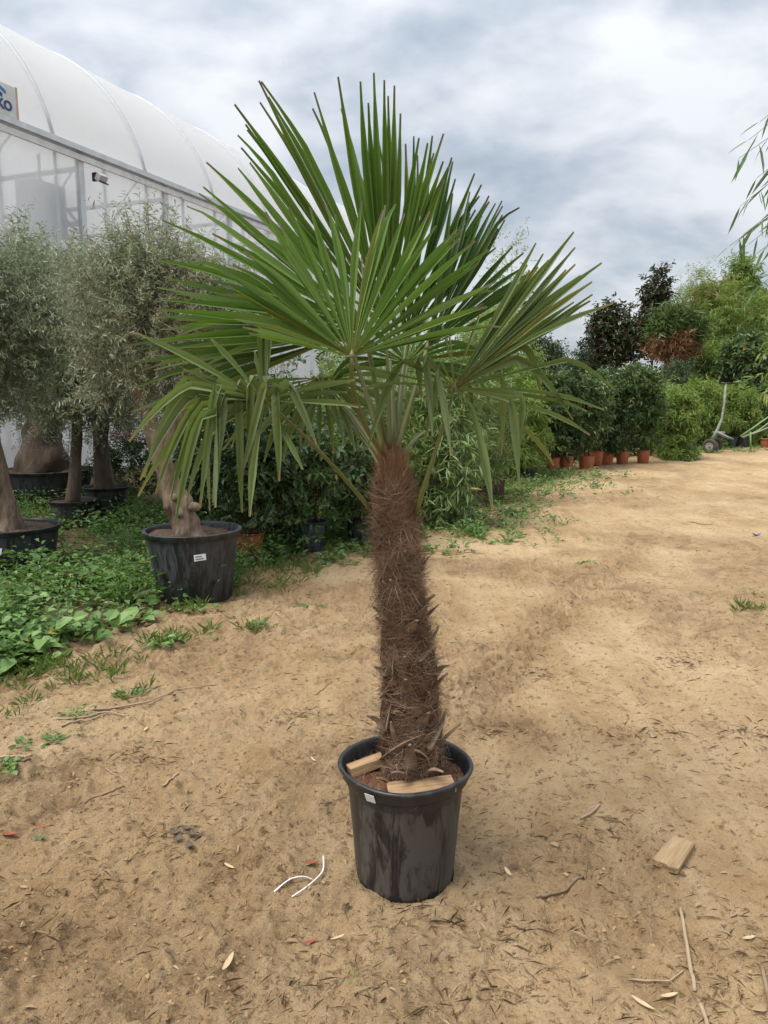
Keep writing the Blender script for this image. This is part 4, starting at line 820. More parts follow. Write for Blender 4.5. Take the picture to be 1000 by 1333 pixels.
shrub('hedge_shrub', 'tall mid green hedge shrub behind the blue grey pot', 420, 664, 120, 470, M_LAUR_Y, 37, Ln=0.10, Wd=0.04, dens=0.9, nst=4, wide=False)
shrub('willow_leaved_shrub', 'pale narrow leaved shrub between palm trunk and blue grey pot', 452, 690, 110, 490, M_WILL, 38, Ln=0.085, Wd=0.015, dens=1.7, wide=False, nst=5, stem=M_STEM, leafdroop=0.3)
shrub('willow_leaved_shrub', 'light green narrow leaved shrub directly behind the palm trunk', 520, 680, 120, 478, M_WILL, 39, Ln=0.090, Wd=0.016, dens=1.7, wide=False, nst=5, stem=M_STEM, leafdroop=0.35)
shrub('dwarf_bamboo', 'dwarf bamboo with long drooping pale leaves beside the brown troughs', 578, 682, 95, 500, M_BAMG, 40, Ln=0.155, Wd=0.020, dens=1.0, wide=True, nst=9, stem=M_STEM, leafdroop=0.75, droop=0.2, forward=0.9)
# brown troughs with bamboo
def trough(label, px, py, w, d, h, rz):
    c = GG(px, py); t_ = thing('planter_trough', label, 'planter', c)
    mb = MB(); o_ = [(-w / 2 * .92, -d / 2 * .92, 0), (w / 2 * .92, -d / 2 * .92, 0), (w / 2 * .92, d / 2 * .92, 0), (-w / 2 * .92, d / 2 * .92, 0), (-w / 2, -d / 2, h), (w / 2, -d / 2, h), (w / 2, d / 2, h), (-w / 2, d / 2, h)]
    mb.add(o_, [(3, 2, 1, 0), (0, 1, 5, 4), (1, 2, 6, 5), (2, 3, 7, 6), (3, 0, 4, 7)]); mb.build('trough_body', M_BROWNPOT, t_, False)
    for sx_, sy_, lx_, ly_ in ((0, -1, w + .05, .03), (0, 1, w + .05, .03), (-1, 0, .03, d - .01), (1, 0, .03, d - .01)):
        mb = MB(); mb.box((sx_ * w / 2, sy_ * d / 2, h), (lx_, ly_, 0.045)); mb.build('rim', M_BROWNPOT, t_, False, bevel=0.006)
    mb = MB(); mb.box((0, 0, h - 0.05), (w - 0.04, d - 0.04, 0.03), jit=0.004); mb.build('soil', M_SOIL, t_, False)
    t_.rotation_euler = (0, 0, rz); return c
ct = trough('long dark brown planter trough holding bamboo', 607, 660, 0.62, 0.32, 0.27, R(12))
trough('square dark brown planter beside the long trough', 641, 652, 0.26, 0.30, 0.33, R(18))
shrub('bamboo_clump', 'upright fine leaved bamboo growing from the long brown trough', 608, 659, 78, 455, M_BAMG, 41, Ln=0.12, Wd=0.014, dens=1.1, wide=False, nst=16, stem=M_STEM, leafdroop=0.5, low=0.22, up=0.7)
shrub('bamboo_clump', 'loose bamboo tuft growing from the square brown planter', 642, 651, 52, 500, M_BAMG, 42, Ln=0.12, Wd=0.013, dens=0.8, wide=False, nst=10, stem=M_STEM, leafdroop=0.5, low=0.25, up=0.6)
shrub('bamboo_clump', 'feathery bamboo mound with pale leaves before the terracotta row', 682, 624, 60, 524, M_BAM, 43, ('low dark pot hidden under the feathery bamboo mound', 0.26, 0.26, M_BLACKPOT), Ln=0.15, Wd=0.024, dens=1.2, wide=False, nst=6, stem=M_STEM, leafdroop=0.55, droop=0.3)
shrub('bright_shrub', 'bright yellow green shrub seen through the half hanging palm fan', 632, 616, 130, 428, M_BRIGHT, 44, Ln=0.07, Wd=0.035, dens=1.6, wide=False, nst=5)
shrub('bright_shrub', 'fresh green fine leaved shrub behind the feathery bamboo', 690, 602, 70, 470, M_WILL, 45, Ln=0.10, Wd=0.03, dens=1.1, wide=False, nst=5)
shrub('bright_shrub', 'lime green shrub between palm crown and bright shrub', 560, 634, 110, 430, M_BRIGHT, 46, Ln=0.07, Wd=0.03, dens=1.2, wide=False, nst=5)
# laurel row in terracotta pots
ordn = ['first', 'second', 'third', 'fourth', 'fifth', 'sixth', 'seventh']
for k, (px, py) in enumerate([(719, 614), (737, 613), (763, 611), (776, 607), (790, 605), (810, 604), (837, 603)]):
    tall = [503, 498, 506, 497, 494, 490, 492][k]
    shrub('cherry_laurel', ordn[k] + ' cherry laurel of the terracotta row counted from the feathery bamboo', px, py, [34, 36, 34, 32, 36, 40, 40][k], tall, M_LAUR if k in (1, 4) else M_LAUR_Y, 50 + k,
          (ordn[k] + ' terracotta pot of the laurel row counted from the feathery bamboo', 0.160 if k != 2 else 0.185, 0.30, M_TERRA, 'terracotta pots of the laurel row'), Ln=0.12, Wd=0.045, dens=1.35, wide=False, nst=3, group='cherry laurels in terracotta pots', up=0.6, taper=False, low=0.15, tl=0.12)
for k, (px, py, w, top, lab) in enumerate([(730, 597, 60, 498, 'dense green shrub standing behind the first two laurel pots'), (775, 594, 60, 500, 'dense green shrub standing behind the middle laurel pots'), (822, 592, 60, 498, 'dense green shrub standing behind the last two laurel pots')]):
    shrub('leafy_shrub', lab, px, py, w, top, [M_LAUR_Y, M_WILL, M_LAUR_Y][k], 170 + k, Ln=0.13, Wd=0.045, dens=0.8, wide=False, nst=4, taper=False)
# right hand bamboo and shrubs
for k, (px, py, w, top, m_, Ln_, Wd_, lab) in enumerate([
        (880, 598, 56, 520, M_BAM, 0.17, 0.034, 'ferny low bush at the end of the terracotta pot row'),
        (868, 588, 60, 512, M_WILL, 0.16, 0.035, 'leafy green shrub between laurel row and grey pot'),
        (908, 584, 72, 505, M_BAM, 0.16, 0.035, 'broad leafy shrub behind the two wheeled pot trolley'),
        (950, 580, 80, 512, M_BAM, 0.17, 0.032, 'yellow green bamboo bush just behind the trolley handle'),
        (990, 577, 80, 500, M_LAUR_Y, 0.16, 0.04, 'dark leafy shrub above the green hand cart'),
        (1040, 577, 100, 480, M_BAM, 0.16, 0.035, 'wide bamboo bush past the green hand cart')]):
    shrub('leafy_shrub', lab, px, py, w, top, m_, 70 + k, Ln=Ln_, Wd=Wd_, dens=1.1, wide=False, nst=4, stem=M_STEM, leafdroop=0.4)
make_pot('blue grey pot in the shade beside the trolley wheels', GG(897, 591), 0.20, 0.36, M_BLUEPOT)
make_pot('blue grey pot standing behind the trolley axle', GG(950, 583), 0.20, 0.30, M_BLUEPOT)
make_pot('black pot partly hidden by the green hand cart', GG(966, 582), 0.21, 0.32, M_BLACKPOT)
make_pot('single terracotta pot under the shrub by the green hand cart', GG(996, 583), 0.16, 0.26, M_TERRA)
# taller plants behind the row
def back(name, label, px, Y, wpx, top, bot, mat, seed, cat='tree', Ln=0.16, Wd=0.06, dens=1.0, trunk_px=None, bark=M_BRSTEM, blobs=None, tr=0.06, up=0.4, leafdroop=0.15, wide=False, n_tr=1, shell=0.4, tl=0.25, spread=0.22, nup=0.7):
    base = gz(P(px, 560, Y)); o = tree(name, label, base, cat); rw = wpx / FPX * Y / 2; z1, z0 = topz(top, Y) - base[2], topz(bot, Y) - base[2]
    tx = (P(trunk_px, 500, Y)[0] - base[0]) if trunk_px else 0
    for k in range(n_tr):
        j = (k - (n_tr - 1) / 2) * 0.25
        mb = MB(); mb.tube([(tx + j * .3, 0, -0.05), (tx * 0.7 + j * .5, 0, z0 * 0.6), (j, 0, z0 * 0.5 + z1 * 0.5), (j * 1.4, 0.05, z1 * 0.96)], [tr, tr * .85, tr * .5, tr * .12], 8, lump=0.1); mb.build('trunk', bark, o)
    bl = blobs(base, rw, z0, z1) if blobs else [(0, 0, (z0 + z1) / 2, rw, rw, (z1 - z0) / 2), (rw * .25, -rw * .3, z0 + (z1 - z0) * .35, rw * .8, rw * .7, (z1 - z0) * .33), (-rw * .25, 0, z0 + (z1 - z0) * .68, rw * .6, rw * .6, (z1 - z0) * .30)]
    vol = rw * rw * (z1 - z0)
    foliage(o, mat, bl, int(dens * 130 * max(vol, 0.3) ** 0.6), 6, 7, tl, Ln, Wd, seed, up=up, leafdroop=leafdroop, wide=wide, spread=spread, shell=shell, name='crown', nup=nup); return o
M_MAGN = mat_leaf('magnolia_leaf', (0.016, 0.034, 0.014), (0.036, 0.062, 0.022), back=(0.075, 0.050, 0.025), trans=0.1, rough=0.28)
M_PINE = mat_leaf('pine_needle', (0.055, 0.095, 0.030), (0.10, 0.145, 0.045), trans=0.15, rough=0.5); M_RUST = mat_leaf('rusty_needle', (0.17, 0.085, 0.046), (0.24, 0.135, 0.075), trans=0.15, rough=0.6)
M_CON = mat_leaf('conifer_leaf', (0.028, 0.050, 0.022), (0.060, 0.090, 0.040), trans=0.1, rough=0.6)
cone = lambda base, rw, z0, z1: [(0, 0, z0 + (z1 - z0) * .25, rw, rw, (z1 - z0) * .27), (rw * .1, 0, z0 + (z1 - z0) * .55, rw * .72, rw * .7, (z1 - z0) * .25), (0, 0, z0 + (z1 - z0) * .82, rw * .34, rw * .34, (z1 - z0) * .19, 0.25 * rw * rw * (z1 - z0) * .2)]
back('magnolia_tree', 'round dark glossy magnolia with a bare thin tip', 790, 27, 54, 398, 474, M_MAGN, 81, Ln=0.18, Wd=0.075, dens=1.3, tr=0.05, trunk_px=796)
back('magnolia_tree', 'taller narrow magnolia with pointed leafy top', 846, 29, 40, 352, 462, M_MAGN, 82, Ln=0.18, Wd=0.075, dens=1.3, blobs=cone, tr=0.05, trunk_px=846)
pn = back('pine_tree', 'small umbrella pine with rust brown underside on leaning trunk', 868, 26, 42, 410, 446, M_PINE, 83, Ln=0.34, Wd=0.02, dens=2.6, up=0.7, tr=0.06, trunk_px=858, bark=M_OBARK, nup=0.2, n_tr=1)
rbz = topz(446, 26) - pn.location[2]; foliage(pn, M_RUST, [(-0.05, -0.2, rbz, 0.55, 0.5, 0.36)], 80, 6, 8, 0.25, 0.28, 0.02, 84, up=0.1, spread=0.2, name='dry_needles', nup=0.2)
foliage(pn, M_PINE, [(0.15, -0.1, rbz + 0.40, 0.52, 0.45, 0.34)], 110, 6, 9, 0.3, 0.36, 0.022, 184, up=1.4, spread=0.2, nup=0.2, name='crown')
back('bamboo_clump', 'tall feathery bamboo plume rising above the nursery plants', 952, 31, 70, 338, 470, M_BAM, 85, cat='bamboo', Ln=0.26, Wd=0.045, dens=1.5, blobs=cone, tr=0.03, n_tr=5, leafdroop=0.5, bark=M_STEM)
back('bamboo_clump', 'reddish tinged bamboo leaning beside the tall plume', 922, 30, 70, 366, 490, mat_leaf('tinged_leaf', (0.12, 0.155, 0.045), (0.19, 0.225, 0.075), trans=0.3, odd=(0.34, 0.19, 0.12), odd_share=0.12), 86, cat='bamboo', Ln=0.24, Wd=0.04, dens=0.9, tr=0.03, n_tr=4, leafdroop=0.4, bark=M_STEM)
back('bamboo_clump', 'airy young bamboo with thin bare canes beside the pine', 900, 33, 56, 342, 470, M_WILL, 87, cat='bamboo', Ln=0.17, Wd=0.024, dens=0.50, tr=0.016, n_tr=6, leafdroop=0.4, bark=M_STEM)
for px, Yb, top, lab in ((908, 29, 398, 'slim bamboo shoot plume beside the airy canes'), (938, 28, 372, 'slim bamboo plume between the tinged bamboo and tall plume'), (978, 28, 385, 'slim bamboo plume past the tall plume'), (1000, 26, 418, 'slim arching bamboo plume near the track end'), (762, 30, 452, 'thin young tree between small round tree and round magnolia')):
    back('bamboo_clump', lab, px, Yb, 22, top, 500, M_BAM if px > 800 else M_CON, int(px), cat='bamboo', Ln=0.22, Wd=0.034, dens=1.5, tr=0.018, n_tr=3, leafdroop=0.6, bark=M_STEM, blobs=cone)
back('broadleaf_tree', 'dark broad leaved tree in front of the bamboo plume', 968, 25, 52, 440, 500, M_LAUR_Y, 88, Ln=0.20, Wd=0.10, dens=1.2, tr=0.05)
back('broadleaf_tree', 'mid green leafy tree below the pine', 915, 27, 90, 455, 530, M_BAM, 89, Ln=0.17, Wd=0.06, dens=1.2, tr=0.05)
back('broadleaf_tree', 'pale green leafy tree at the end of the track', 1010, 27, 100, 440, 530, M_BAM, 90, Ln=0.17, Wd=0.06, dens=1.1, tr=0.05)
back('cypress_tree', 'small dark conifer under the pine trunk', 880, 24, 34, 472, 530, M_CON, 91, Ln=0.10, Wd=0.03, dens=1.8, tr=0.04)
back('cypress_tree', 'grey green conifer beneath the round magnolia', 742, 31, 50, 472, 520, M_CON, 92, Ln=0.12, Wd=0.03, dens=1.6, tr=0.05)
back('broadleaf_tree', 'small round tree between the palm fan and the magnolias', 704, 33, 50, 440, 505, M_CON, 93, Ln=0.15, Wd=0.06, dens=1.2, tr=0.06)
back('broadleaf_tree', 'low grey green tree behind the laurel row', 820, 32, 90, 486, 530, M_CON, 94, Ln=0.14, Wd=0.04, dens=1.2, tr=0.06)
back('broadleaf_tree', 'low bushy tree behind the first laurels', 765, 34, 80, 482, 530, M_LAUR_Y, 95, Ln=0.16, Wd=0.05, dens=1.0, tr=0.06)
back('birch_tree', 'slender birch with sparse pale leaves behind the palm fans', 655, 24, 66, 292, 460, mat_leaf('sparse_leaf', (0.15, 0.19, 0.08), (0.22, 0.25, 0.12), trans=0.3), 96, Ln=0.08, Wd=0.035, dens=0.30, tr=0.025, trunk_px=640, n_tr=2, bark=mat_plain('pale_bark', (0.36, 0.33, 0.28), (0.24, 0.22, 0.18), 9, 0.8))
back('broadleaf_tree', 'grey green open crowned tree behind the bright shrub', 640, 27, 80, 400, 480, M_WILL, 97, Ln=0.12, Wd=0.04, dens=0.7, tr=0.05)
for k, (px, w, top) in enumerate([(520, 150, 470), (600, 150, 474), (680, 120, 486), (860, 140, 498), (950, 150, 476), (1050, 200, 470), (1180, 220, 470)]):
    back('far_tree', ['broad hazy tree far beyond the palm crown', 'far tree behind the bright shrub', 'low far tree beyond the feathery bamboo', 'low far tree beyond the pine', 'far tree beyond the bamboo plume', 'far leafy tree closing the track end', 'far leafy tree outside the track end'][k], px, 46 + 3 * (k % 3), w, top, 540, [M_CON, M_LAUR_Y, M_BAM][k % 3], 200 + k, Ln=0.42, Wd=0.18, dens=0.2, tr=0.12, tl=0.4, spread=0.4)

# ---- bamboo whose shoots hang into the picture at the right
bb = gz(np.array([2.05, 3.0, 0])); bam = tree('bamboo_plant', 'near bamboo with arching shoots of narrow hanging leaves beside the track', bb, 'bamboo')
make_pot('black pot of the near bamboo beside the track', gz(np.array([2.05, 3.0, 0])), 0.24, 0.34, M_BLACKPOT); bam.location[2] += 0.30; bb = np.array(bam.location)
M_NB = mat_leaf('near_bamboo_leaf', (0.055, 0.110, 0.040), (0.090, 0.155, 0.055), back=(0.10, 0.15, 0.09), trans=0.22, rough=0.4)
r_ = np.random.default_rng(91)
for k in range(5):
    a = 1.3 * k; mb = MB(); h_ = 2.3 + 0.15 * k; mb.tube([(0.08 * math.cos(a), 0.08 * math.sin(a), -0.05), (0.10 * math.cos(a), 0.12 * math.sin(a), h_ * .5), (0.03 + .1 * math.cos(a), .2 * math.sin(a), h_)], [0.012, 0.011, 0.004], 7); mb.build('cane', M_STEM, bam)
LB, LD, LNn, LLn = [], [], [], []
for (px, py, Y, dx, hang) in [(962, 206, 2.9, 0.0, .5), (975, 182, 2.95, 0, .4), (985, 232, 2.9, 0, .5), (964, 268, 3.0, 0, .35), (978, 258, 2.9, 0, .3), (950, 320, 2.95, 0, .3), (968, 305, 2.9, 0, .4), (985, 330, 2.85, 0, .5), (990, 372, 3.0, 0, .3), (975, 318, 3.05, 0, .2), (990, 158, 2.9, 0, .4), (992, 290, 3.0, 0, .4)]:
    tip = P(px, py, Y) - bb; st = np.array([0.02, 0.0, tip[2] + 0.28 + 0.1 * r_.random()]); mid = (st + tip) / 2 + np.array([0, 0, 0.14]); u = np.linspace(0, 1, 9)[:, None]
    pts = st * (1 - u) ** 2 + 2 * mid * u * (1 - u) + tip * u * u; mb = MB(); mb.tube(pts, np.linspace(0.003, 0.0008, 9), 5); mb.build('shoot', M_STEM, bam)
    td = nrm(pts[-1] - pts[-3])
    for j in range(10):
        uu = 1 - 0.45 * (j / 10) if j else 1.0; q = np.array([np.interp(uu, u[:, 0], pts[:, i]) for i in range(3)])
        LB.append(q); LD.append(nrm(td * 0.8 + np.array([r_.normal(0, .55), r_.normal(0, .35), r_.normal(-hang - .25, .35)]))); LNn.append(nrm([r_.normal(0, .5), -0.5 + r_.normal(0, .5), 0.7])); LLn.append(r_.uniform(0.075, 0.135))
leaves_mesh('leaves', LB, LD, LNn, np.array(LLn), np.array(LLn) * 0.095, M_NB, bam, True, 0.10, 0.12)
# second right-edge bamboo, a few metres on
bb2 = gz(np.array([4.45, 7.4, 0])); bam2 = tree('bamboo_plant', 'yellow green bamboo further along whose leaves brush the track edge', bb2, 'bamboo')
stems(bam2, 7, 2.2, 0.15, 0.010, M_STEM, 17, 0.10, 'cane')
foliage(bam2, M_BAM, [(-0.2, 0, 2.1, .42, .5, .42), (0.3, 0, 1.6, .5, .6, .9)], 150, 6, 7, 0.2, 0.13, 0.017, 18, up=0.1, leafdroop=0.7, wide=True)

# ================================================================== WEEDS AND GROUND COVER
M_WEED = mat_leaf('weed_leaf', (0.078, 0.150, 0.042), (0.140, 0.225, 0.066), back=(0.13, 0.19, 0.09), trans=0.25, rough=0.5, odd=(0.30, 0.26, 0.06), odd_share=0.012)
M_NETT = mat_leaf('nettle_leaf', (0.055, 0.112, 0.030), (0.100, 0.175, 0.048), trans=0.25, rough=0.5)
M_GRASS = mat_leaf('grass_blade', (0.070, 0.120, 0.030), (0.130, 0.185, 0.050), trans=0.3, rough=0.5, odd=(0.33, 0.27, 0.13), odd_share=0.08)
def ground_z(p): return ground_h(p[:, 0], p[:, 1])
def tufts(name, centres, hs, lpt, Ln, Wd, mat, seed, wide=True, upright=0.6, parent=None, off=None, rad=0.08):
    r = np.random.default_rng(seed); n = len(centres); m = n * lpt; ci = np.repeat(np.arange(n), lpt)
    u = r.random(m); a = r.uniform(0, 6.283, m); h = hs[ci] * u
    lean = np.stack([np.cos(a), np.sin(a), np.zeros(m)], -1); base = centres[ci] + lean * (rad * (0.3 + 0.9 * r.random(m)) * (0.5 + hs[ci] / max(hs.mean(), .01) * .5))[:, None]
    base[:, 2] = centres[ci][:, 2] + h * 0.9 + 0.004
    d = nrm(lean * (1.0 - 0.4 * upright) + np.array([0, 0, 1]) * (upright * (1 - 0.6 * u))[:, None] * 0.9 + 0.25 * r.normal(size=(m, 3)))
    nn_ = nrm(np.array([0, 0, 1.0]) + 0.35 * r.normal(size=(m, 3)) - lean * 0.2)
    sz = r.uniform(0.55, 1.25, m) * (1 - 0.35 * u) * r.uniform(0.55, 1.45, n)[ci]
    if off is not None: base = base - off
    return leaves_mesh(name, base, d, nn_, Ln * sz, Wd * sz, mat, parent, wide, 0.22, 0.14)
# leafy cover of the strip by the olives (nobody could count it)
r = np.random.default_rng(60)
def strip_pts(n, dlo, dhi, slo, shi, seed, dens=None):
    r = np.random.default_rng(seed); s = r.uniform(slo, shi, n); d = dlo + (dhi - dlo) * r.random(n) ** 1.1
    p = np.stack([ROWA[0] + RWd[0] * s + RWn[0] * d, ROWA[1] + RWd[1] * s + RWn[1] * d], -1)
    k = fbm(p[:, 0] * 0.9, p[:, 1] * 0.9, seed, 3) > (dens or 0.0)
    p = p[k]; return np.c_[p, ground_z(p)]
pts = strip_pts(640, 0.0, 1.4, -2.3, 1.6, 61, 0.36); cover = tufts('weed_cover', pts, 0.03 + 0.28 * r.random(len(pts)) ** 1.6, 11, 0.105, 0.078, M_WEED, 62, rad=0.12)
tag(cover, 'broad leaved green weeds covering the ground before the olive pots', 'ground cover', kind='stuff')
pts = strip_pts(260, 0.05, 1.5, -2.2, 2.2, 161, 0.42); cover = tufts('weed_cover', pts, np.random.default_rng(9).uniform(0.08, 0.30, len(pts)), 18, 0.07, 0.020, M_GRASS, 162, rad=0.08, upright=0.9)
tag(cover, 'ragged narrow leaved weeds mixed among the broad leaves', 'ground cover', kind='stuff')
pts = strip_pts(2600, 0.15, 6.0, -3.5, 4.6, 63, 0.34); hs = np.random.default_rng(1).uniform(0.08, 0.42, len(pts)); cover = tufts('nettle_cover', pts, hs, 17, 0.075, 0.036, M_NETT, 64, wide=False, rad=0.10)
tag(cover, 'taller dark green weeds growing between the olive pots', 'ground cover', kind='stuff')
pts = strip_pts(1900, -0.35, 1.5, 2.6, 16, 65, 0.42); cover = tufts('weed_cover', pts, np.random.default_rng(2).uniform(0.02, 0.14, len(pts)), 9, 0.070, 0.034, M_WEED, 66, rad=0.09)
tag(cover, 'patchy low weeds along the foot of the potted shrubs', 'ground cover', kind='stuff')
pts = strip_pts(1500, -0.6, 0.7, -2.5, 16, 67, 0.48); cover = tufts('grass_cover', pts, np.random.default_rng(3).uniform(0.01, 0.05, len(pts)), 16, 0.08, 0.006, M_GRASS, 68, wide=False, upright=1.2, rad=0.05)
tag(cover, 'thin grass along the edge of the dirt track', 'grass', kind='stuff')
p = np.stack([np.random.default_rng(4).uniform(5.5, 14, 500), np.random.default_rng(5).uniform(18.5, 23, 500)], -1); p = p[(p[:, 1] - 18.6) > (p[:, 0] - 5.5) * 0.45]; pts = np.c_[p, ground_z(p)]
cover = tufts('weed_cover', pts, np.full(len(pts), 0.07), 7, 0.10, 0.04, M_NETT, 69, rad=0.1); tag(cover, 'weeds under the shrubs around the trolley', 'ground cover', kind='stuff')
rv = np.random.default_rng(140); p = np.concatenate([G(a_, b_)[:2] + rv.normal(0, 1, (k_, 2)) * np.array(s_) for a_, b_, k_, s_ in ((655, 660, 90, (0.35, 0.9)), (690, 636, 120, (0.5, 1.0)), (618, 690, 60, (0.3, 0.4)), (735, 622, 70, (0.6, 0.6)), (520, 720, 30, (0.3, 0.2)))]); pts = np.c_[p, ground_z(p)]
cover = tufts('weed_cover', pts, rv.uniform(0.03, 0.20, len(pts)), 14, 0.075, 0.030, M_WEED, 141, wide=False, rad=0.10); tag(cover, 'fresh green weeds on the verge before the brown troughs and bamboo', 'ground cover', kind='stuff')
# single weeds out on the dirt
def weed(label, px, py, n, size, h, mat=M_WEED, asp=0.5, lpt=9, seed=0, wide=True, upright=0.5, name='weed', grass=0):
    c = GG(px, py); o = thing(name, label, 'weed', c); rr = np.random.default_rng(seed); k = max(1, n)
    p = c[:2] + rr.normal(0, 1, (k, 2)) * np.array([size, size * .8]) * 0.42; pts = np.c_[p, ground_z(p)]
    tufts('leaves', pts, rr.uniform(0.4, 1.1, k) * h, lpt, max(0.022, size * 0.30), max(0.022, size * 0.30) * asp, mat, seed, wide, upright, o, c, rad=size * 0.16)
    if grass:
        p = c[:2] + rr.normal(0, 1, (grass, 2)) * size * 0.4; pts = np.c_[p, ground_z(p)]; tufts('blades', pts, np.full(grass, .02), 12, 0.07, 0.005, M_GRASS, seed + 1, False, 1.2, o, c, rad=.03)
    return o
weed('spiky low weed tuft on bare dirt below the olive pot', 333, 822, 9, 0.13, 0.07, M_NETT, 0.25, 16, 1, True, 0.9, grass=6)
weed('tiny two leaved weed between spiky tuft and olive pot', 285, 832, 2, 0.09, 0.02, M_NETT, 0.7, 6, 2)
weed('broad leaved weed against the foot of the labelled olive pot', 272, 797, 4, 0.22, 0.10, M_WEED, 0.75, 6, 3)
weed('small double rosette weed on bare dirt behind the palm', 405, 792, 5, 0.13, 0.03, M_NETT, 0.5, 8, 4)
weed('leafy weed before the blue grey pot', 455, 738, 5, 0.17, 0.04, M_NETT, 0.5, 8, 5)
weed('bushy green weed clump at the foot of the dwarf bamboo', 617, 698, 16, 0.26, 0.14, M_NETT, 0.35, 14, 6, grass=10)
weed('flat weed rosette beside the palm trunk and dwarf bamboo', 582, 722, 4, 0.14, 0.03, M_NETT, 0.5, 9, 7)
weed('low spreading weed in front of the bushy clump', 652, 708, 6, 0.17, 0.03, M_NETT, 0.5, 9, 8)
weed('dark leafy weed by the square brown planter', 672, 672, 8, 0.24, 0.09, M_LAUR_Y, 0.5, 9, 9)
weed('flat weed alone in the wheel track', 764, 733, 4, 0.15, 0.02, M_NETT, 0.45, 8, 10)
weed('smaller flat weed beyond the one in the wheel track', 767, 704, 3, 0.15, 0.02, M_NETT, 0.45, 8, 11)
weed('weed tuft with dead stalks at the end of the wheel track', 775, 634, 6, 0.30, 0.08, M_LAUR_Y, 0.35, 9, 12)
weed('straggly weed alone on the flat dirt near blue scrap', 985, 778, 5, 0.20, 0.02, M_NETT, 0.3, 8, 13)
weed('fine grass tuft below the straggly weed', 974, 797, 2, 0.10, 0.02, M_NETT, 0.3, 5, 14, grass=9)
weed('small leafy weed on lumpy dirt near the long dead cane', 176, 908, 7, 0.13, 0.03, M_NETT, 0.4, 9, 15, grass=4)
weed('green weed sprouting through the dead canes', 103, 936, 6, 0.10, 0.04, M_NETT, 0.45, 9, 16)
weed('weed patch beside the cane ends', 84, 962, 6, 0.11, 0.03, M_NETT, 0.45, 9, 17)
weed('trailing weed near the split canes', 38, 974, 6, 0.11, 0.03, M_NETT, 0.45, 9, 18)
weed('broad green weed by the two split canes', 12, 1008, 6, 0.12, 0.05, M_WEED, 0.7, 8, 19)
weed('mat of fine grass on the dirt below the weed bank', 45, 880, 6, 0.26, 0.02, M_GRASS, 0.3, 9, 20, grass=44)
weed('rosette weed at the edge of the leafy weed bank', 215, 846, 5, 0.20, 0.03, M_WEED, 0.75, 8, 21)
weed('tiny green sprig on the dirt before the palm pot', 480, 1278, 2, 0.07, 0.01, M_NETT, 0.2, 5, 22)

# ================================================================== SMALL THINGS ON THE DIRT
M_DRY = mat_leaf('dry_leaf', (0.26, 0.18, 0.10), (0.40, 0.30, 0.19), trans=0.15, rough=0.8, tcol=(1, 1, 1), odd=(0.17, 0.105, 0.065), odd_share=0.30, spec=0.15)
M_STRAW = mat_leaf('straw_bits', (0.20, 0.13, 0.070), (0.46, 0.35, 0.21), trans=0.05, rough=0.85, tcol=(1, 1, 1), odd=(0.12, 0.075, 0.045), odd_share=0.38, spec=0.15)
M_CLOD = mat_leaf('dirt_clod', (0.22, 0.140, 0.066), (0.36, 0.245, 0.13), trans=0.0, rough=0.95, tcol=(1, 1, 1), odd=(0.19, 0.12, 0.06), odd_share=0.12, spec=0.1)
M_TWIG = mat_plain('dead_twig', (0.24, 0.165, 0.10), (0.14, 0.092, 0.055), 30, 0.85); M_CANE = mat_plain('dead_cane', (0.40, 0.30, 0.20), (0.26, 0.185, 0.115), 20, 0.75, stretch=(1, 0.2, 1))
def scatter(n, seed, lo=1.2, hi=13, thr=0.0, wide=1.0):
    r = np.random.default_rng(seed); y = lo * (hi / lo) ** r.random(n); x = (r.random(n) * 2 - 1) * (0.62 * y + 0.5) * wide
    keep = ((x - ROWA[0]) * RWn[0] + (y - ROWA[1]) * RWn[1] < 0.3) & ((x - POTC[0]) ** 2 + (y - POTC[1]) ** 2 > 0.035)
    if thr: keep &= (rough_mask(x, y) * 0.7 + 0.5 * fbm(x * 3, y * 3, seed, 3)) > r.random(n) * thr
    x, y = x[keep], y[keep]; return np.stack([x, y, ground_h(x, y)], -1)
p = scatter(30000, 71, hi=18, thr=0.8); r = np.random.default_rng(72); n = len(p); a = r.uniform(0, 6.283, n); d = np.stack([np.cos(a), np.sin(a), r.normal(0.03, 0.10, n)], -1)
ln = 0.010 + 0.050 * r.random(n) ** 3.0; big = r.random(n) < 0.008
leaves_mesh_o = leaves_mesh('straw_litter', p + np.array([0, 0, 0.004]), d, nrm(np.array([0, 0, 1.0]) + 0.3 * r.normal(size=(n, 3))), ln, np.where(big, ln * 0.30, 0.0014 + 0.0012 * r.random(n)), M_STRAW)
tag(leaves_mesh_o, 'bits of straw and bark strewn over the dirt', 'litter', kind='stuff')
p = scatter(700, 73); r = np.random.default_rng(74); n = len(p); a = r.uniform(0, 6.283, n); d = np.stack([np.cos(a), np.sin(a), r.normal(0.08, 0.12, n)], -1); ln = r.uniform(0.015, 0.045, n)
tag(leaves_mesh('leaf_litter', p + np.array([0, 0, 0.006]), d, nrm(np.array([0, 0, 1.0]) + 0.4 * r.normal(size=(n, 3))), ln, ln * r.uniform(0.2, 0.5, n), M_DRY, None, True, 0.25, 0.3), 'small dry leaves scattered over the dirt', 'litter', kind='stuff')
p = scatter(34000, 75, hi=6, thr=1.15, wide=0.9); r = np.random.default_rng(76); n = len(p); sz = 0.0018 + 0.0070 * r.random(n) ** 5.0
O8 = np.array([(1, 0, 0), (-1, 0, 0), (0, 1, 0), (0, -1, 0), (0, 0, .8), (0, 0, -.8)]); J = 1 + 0.35 * r.normal(size=(n, 6, 1))
V = p[:, None] + O8[None] * J * sz[:, None, None] + 0.25 * r.normal(size=(n, 6, 3)) * sz[:, None, None] + np.array([0, 0, 0.05]) * sz[:, None, None]
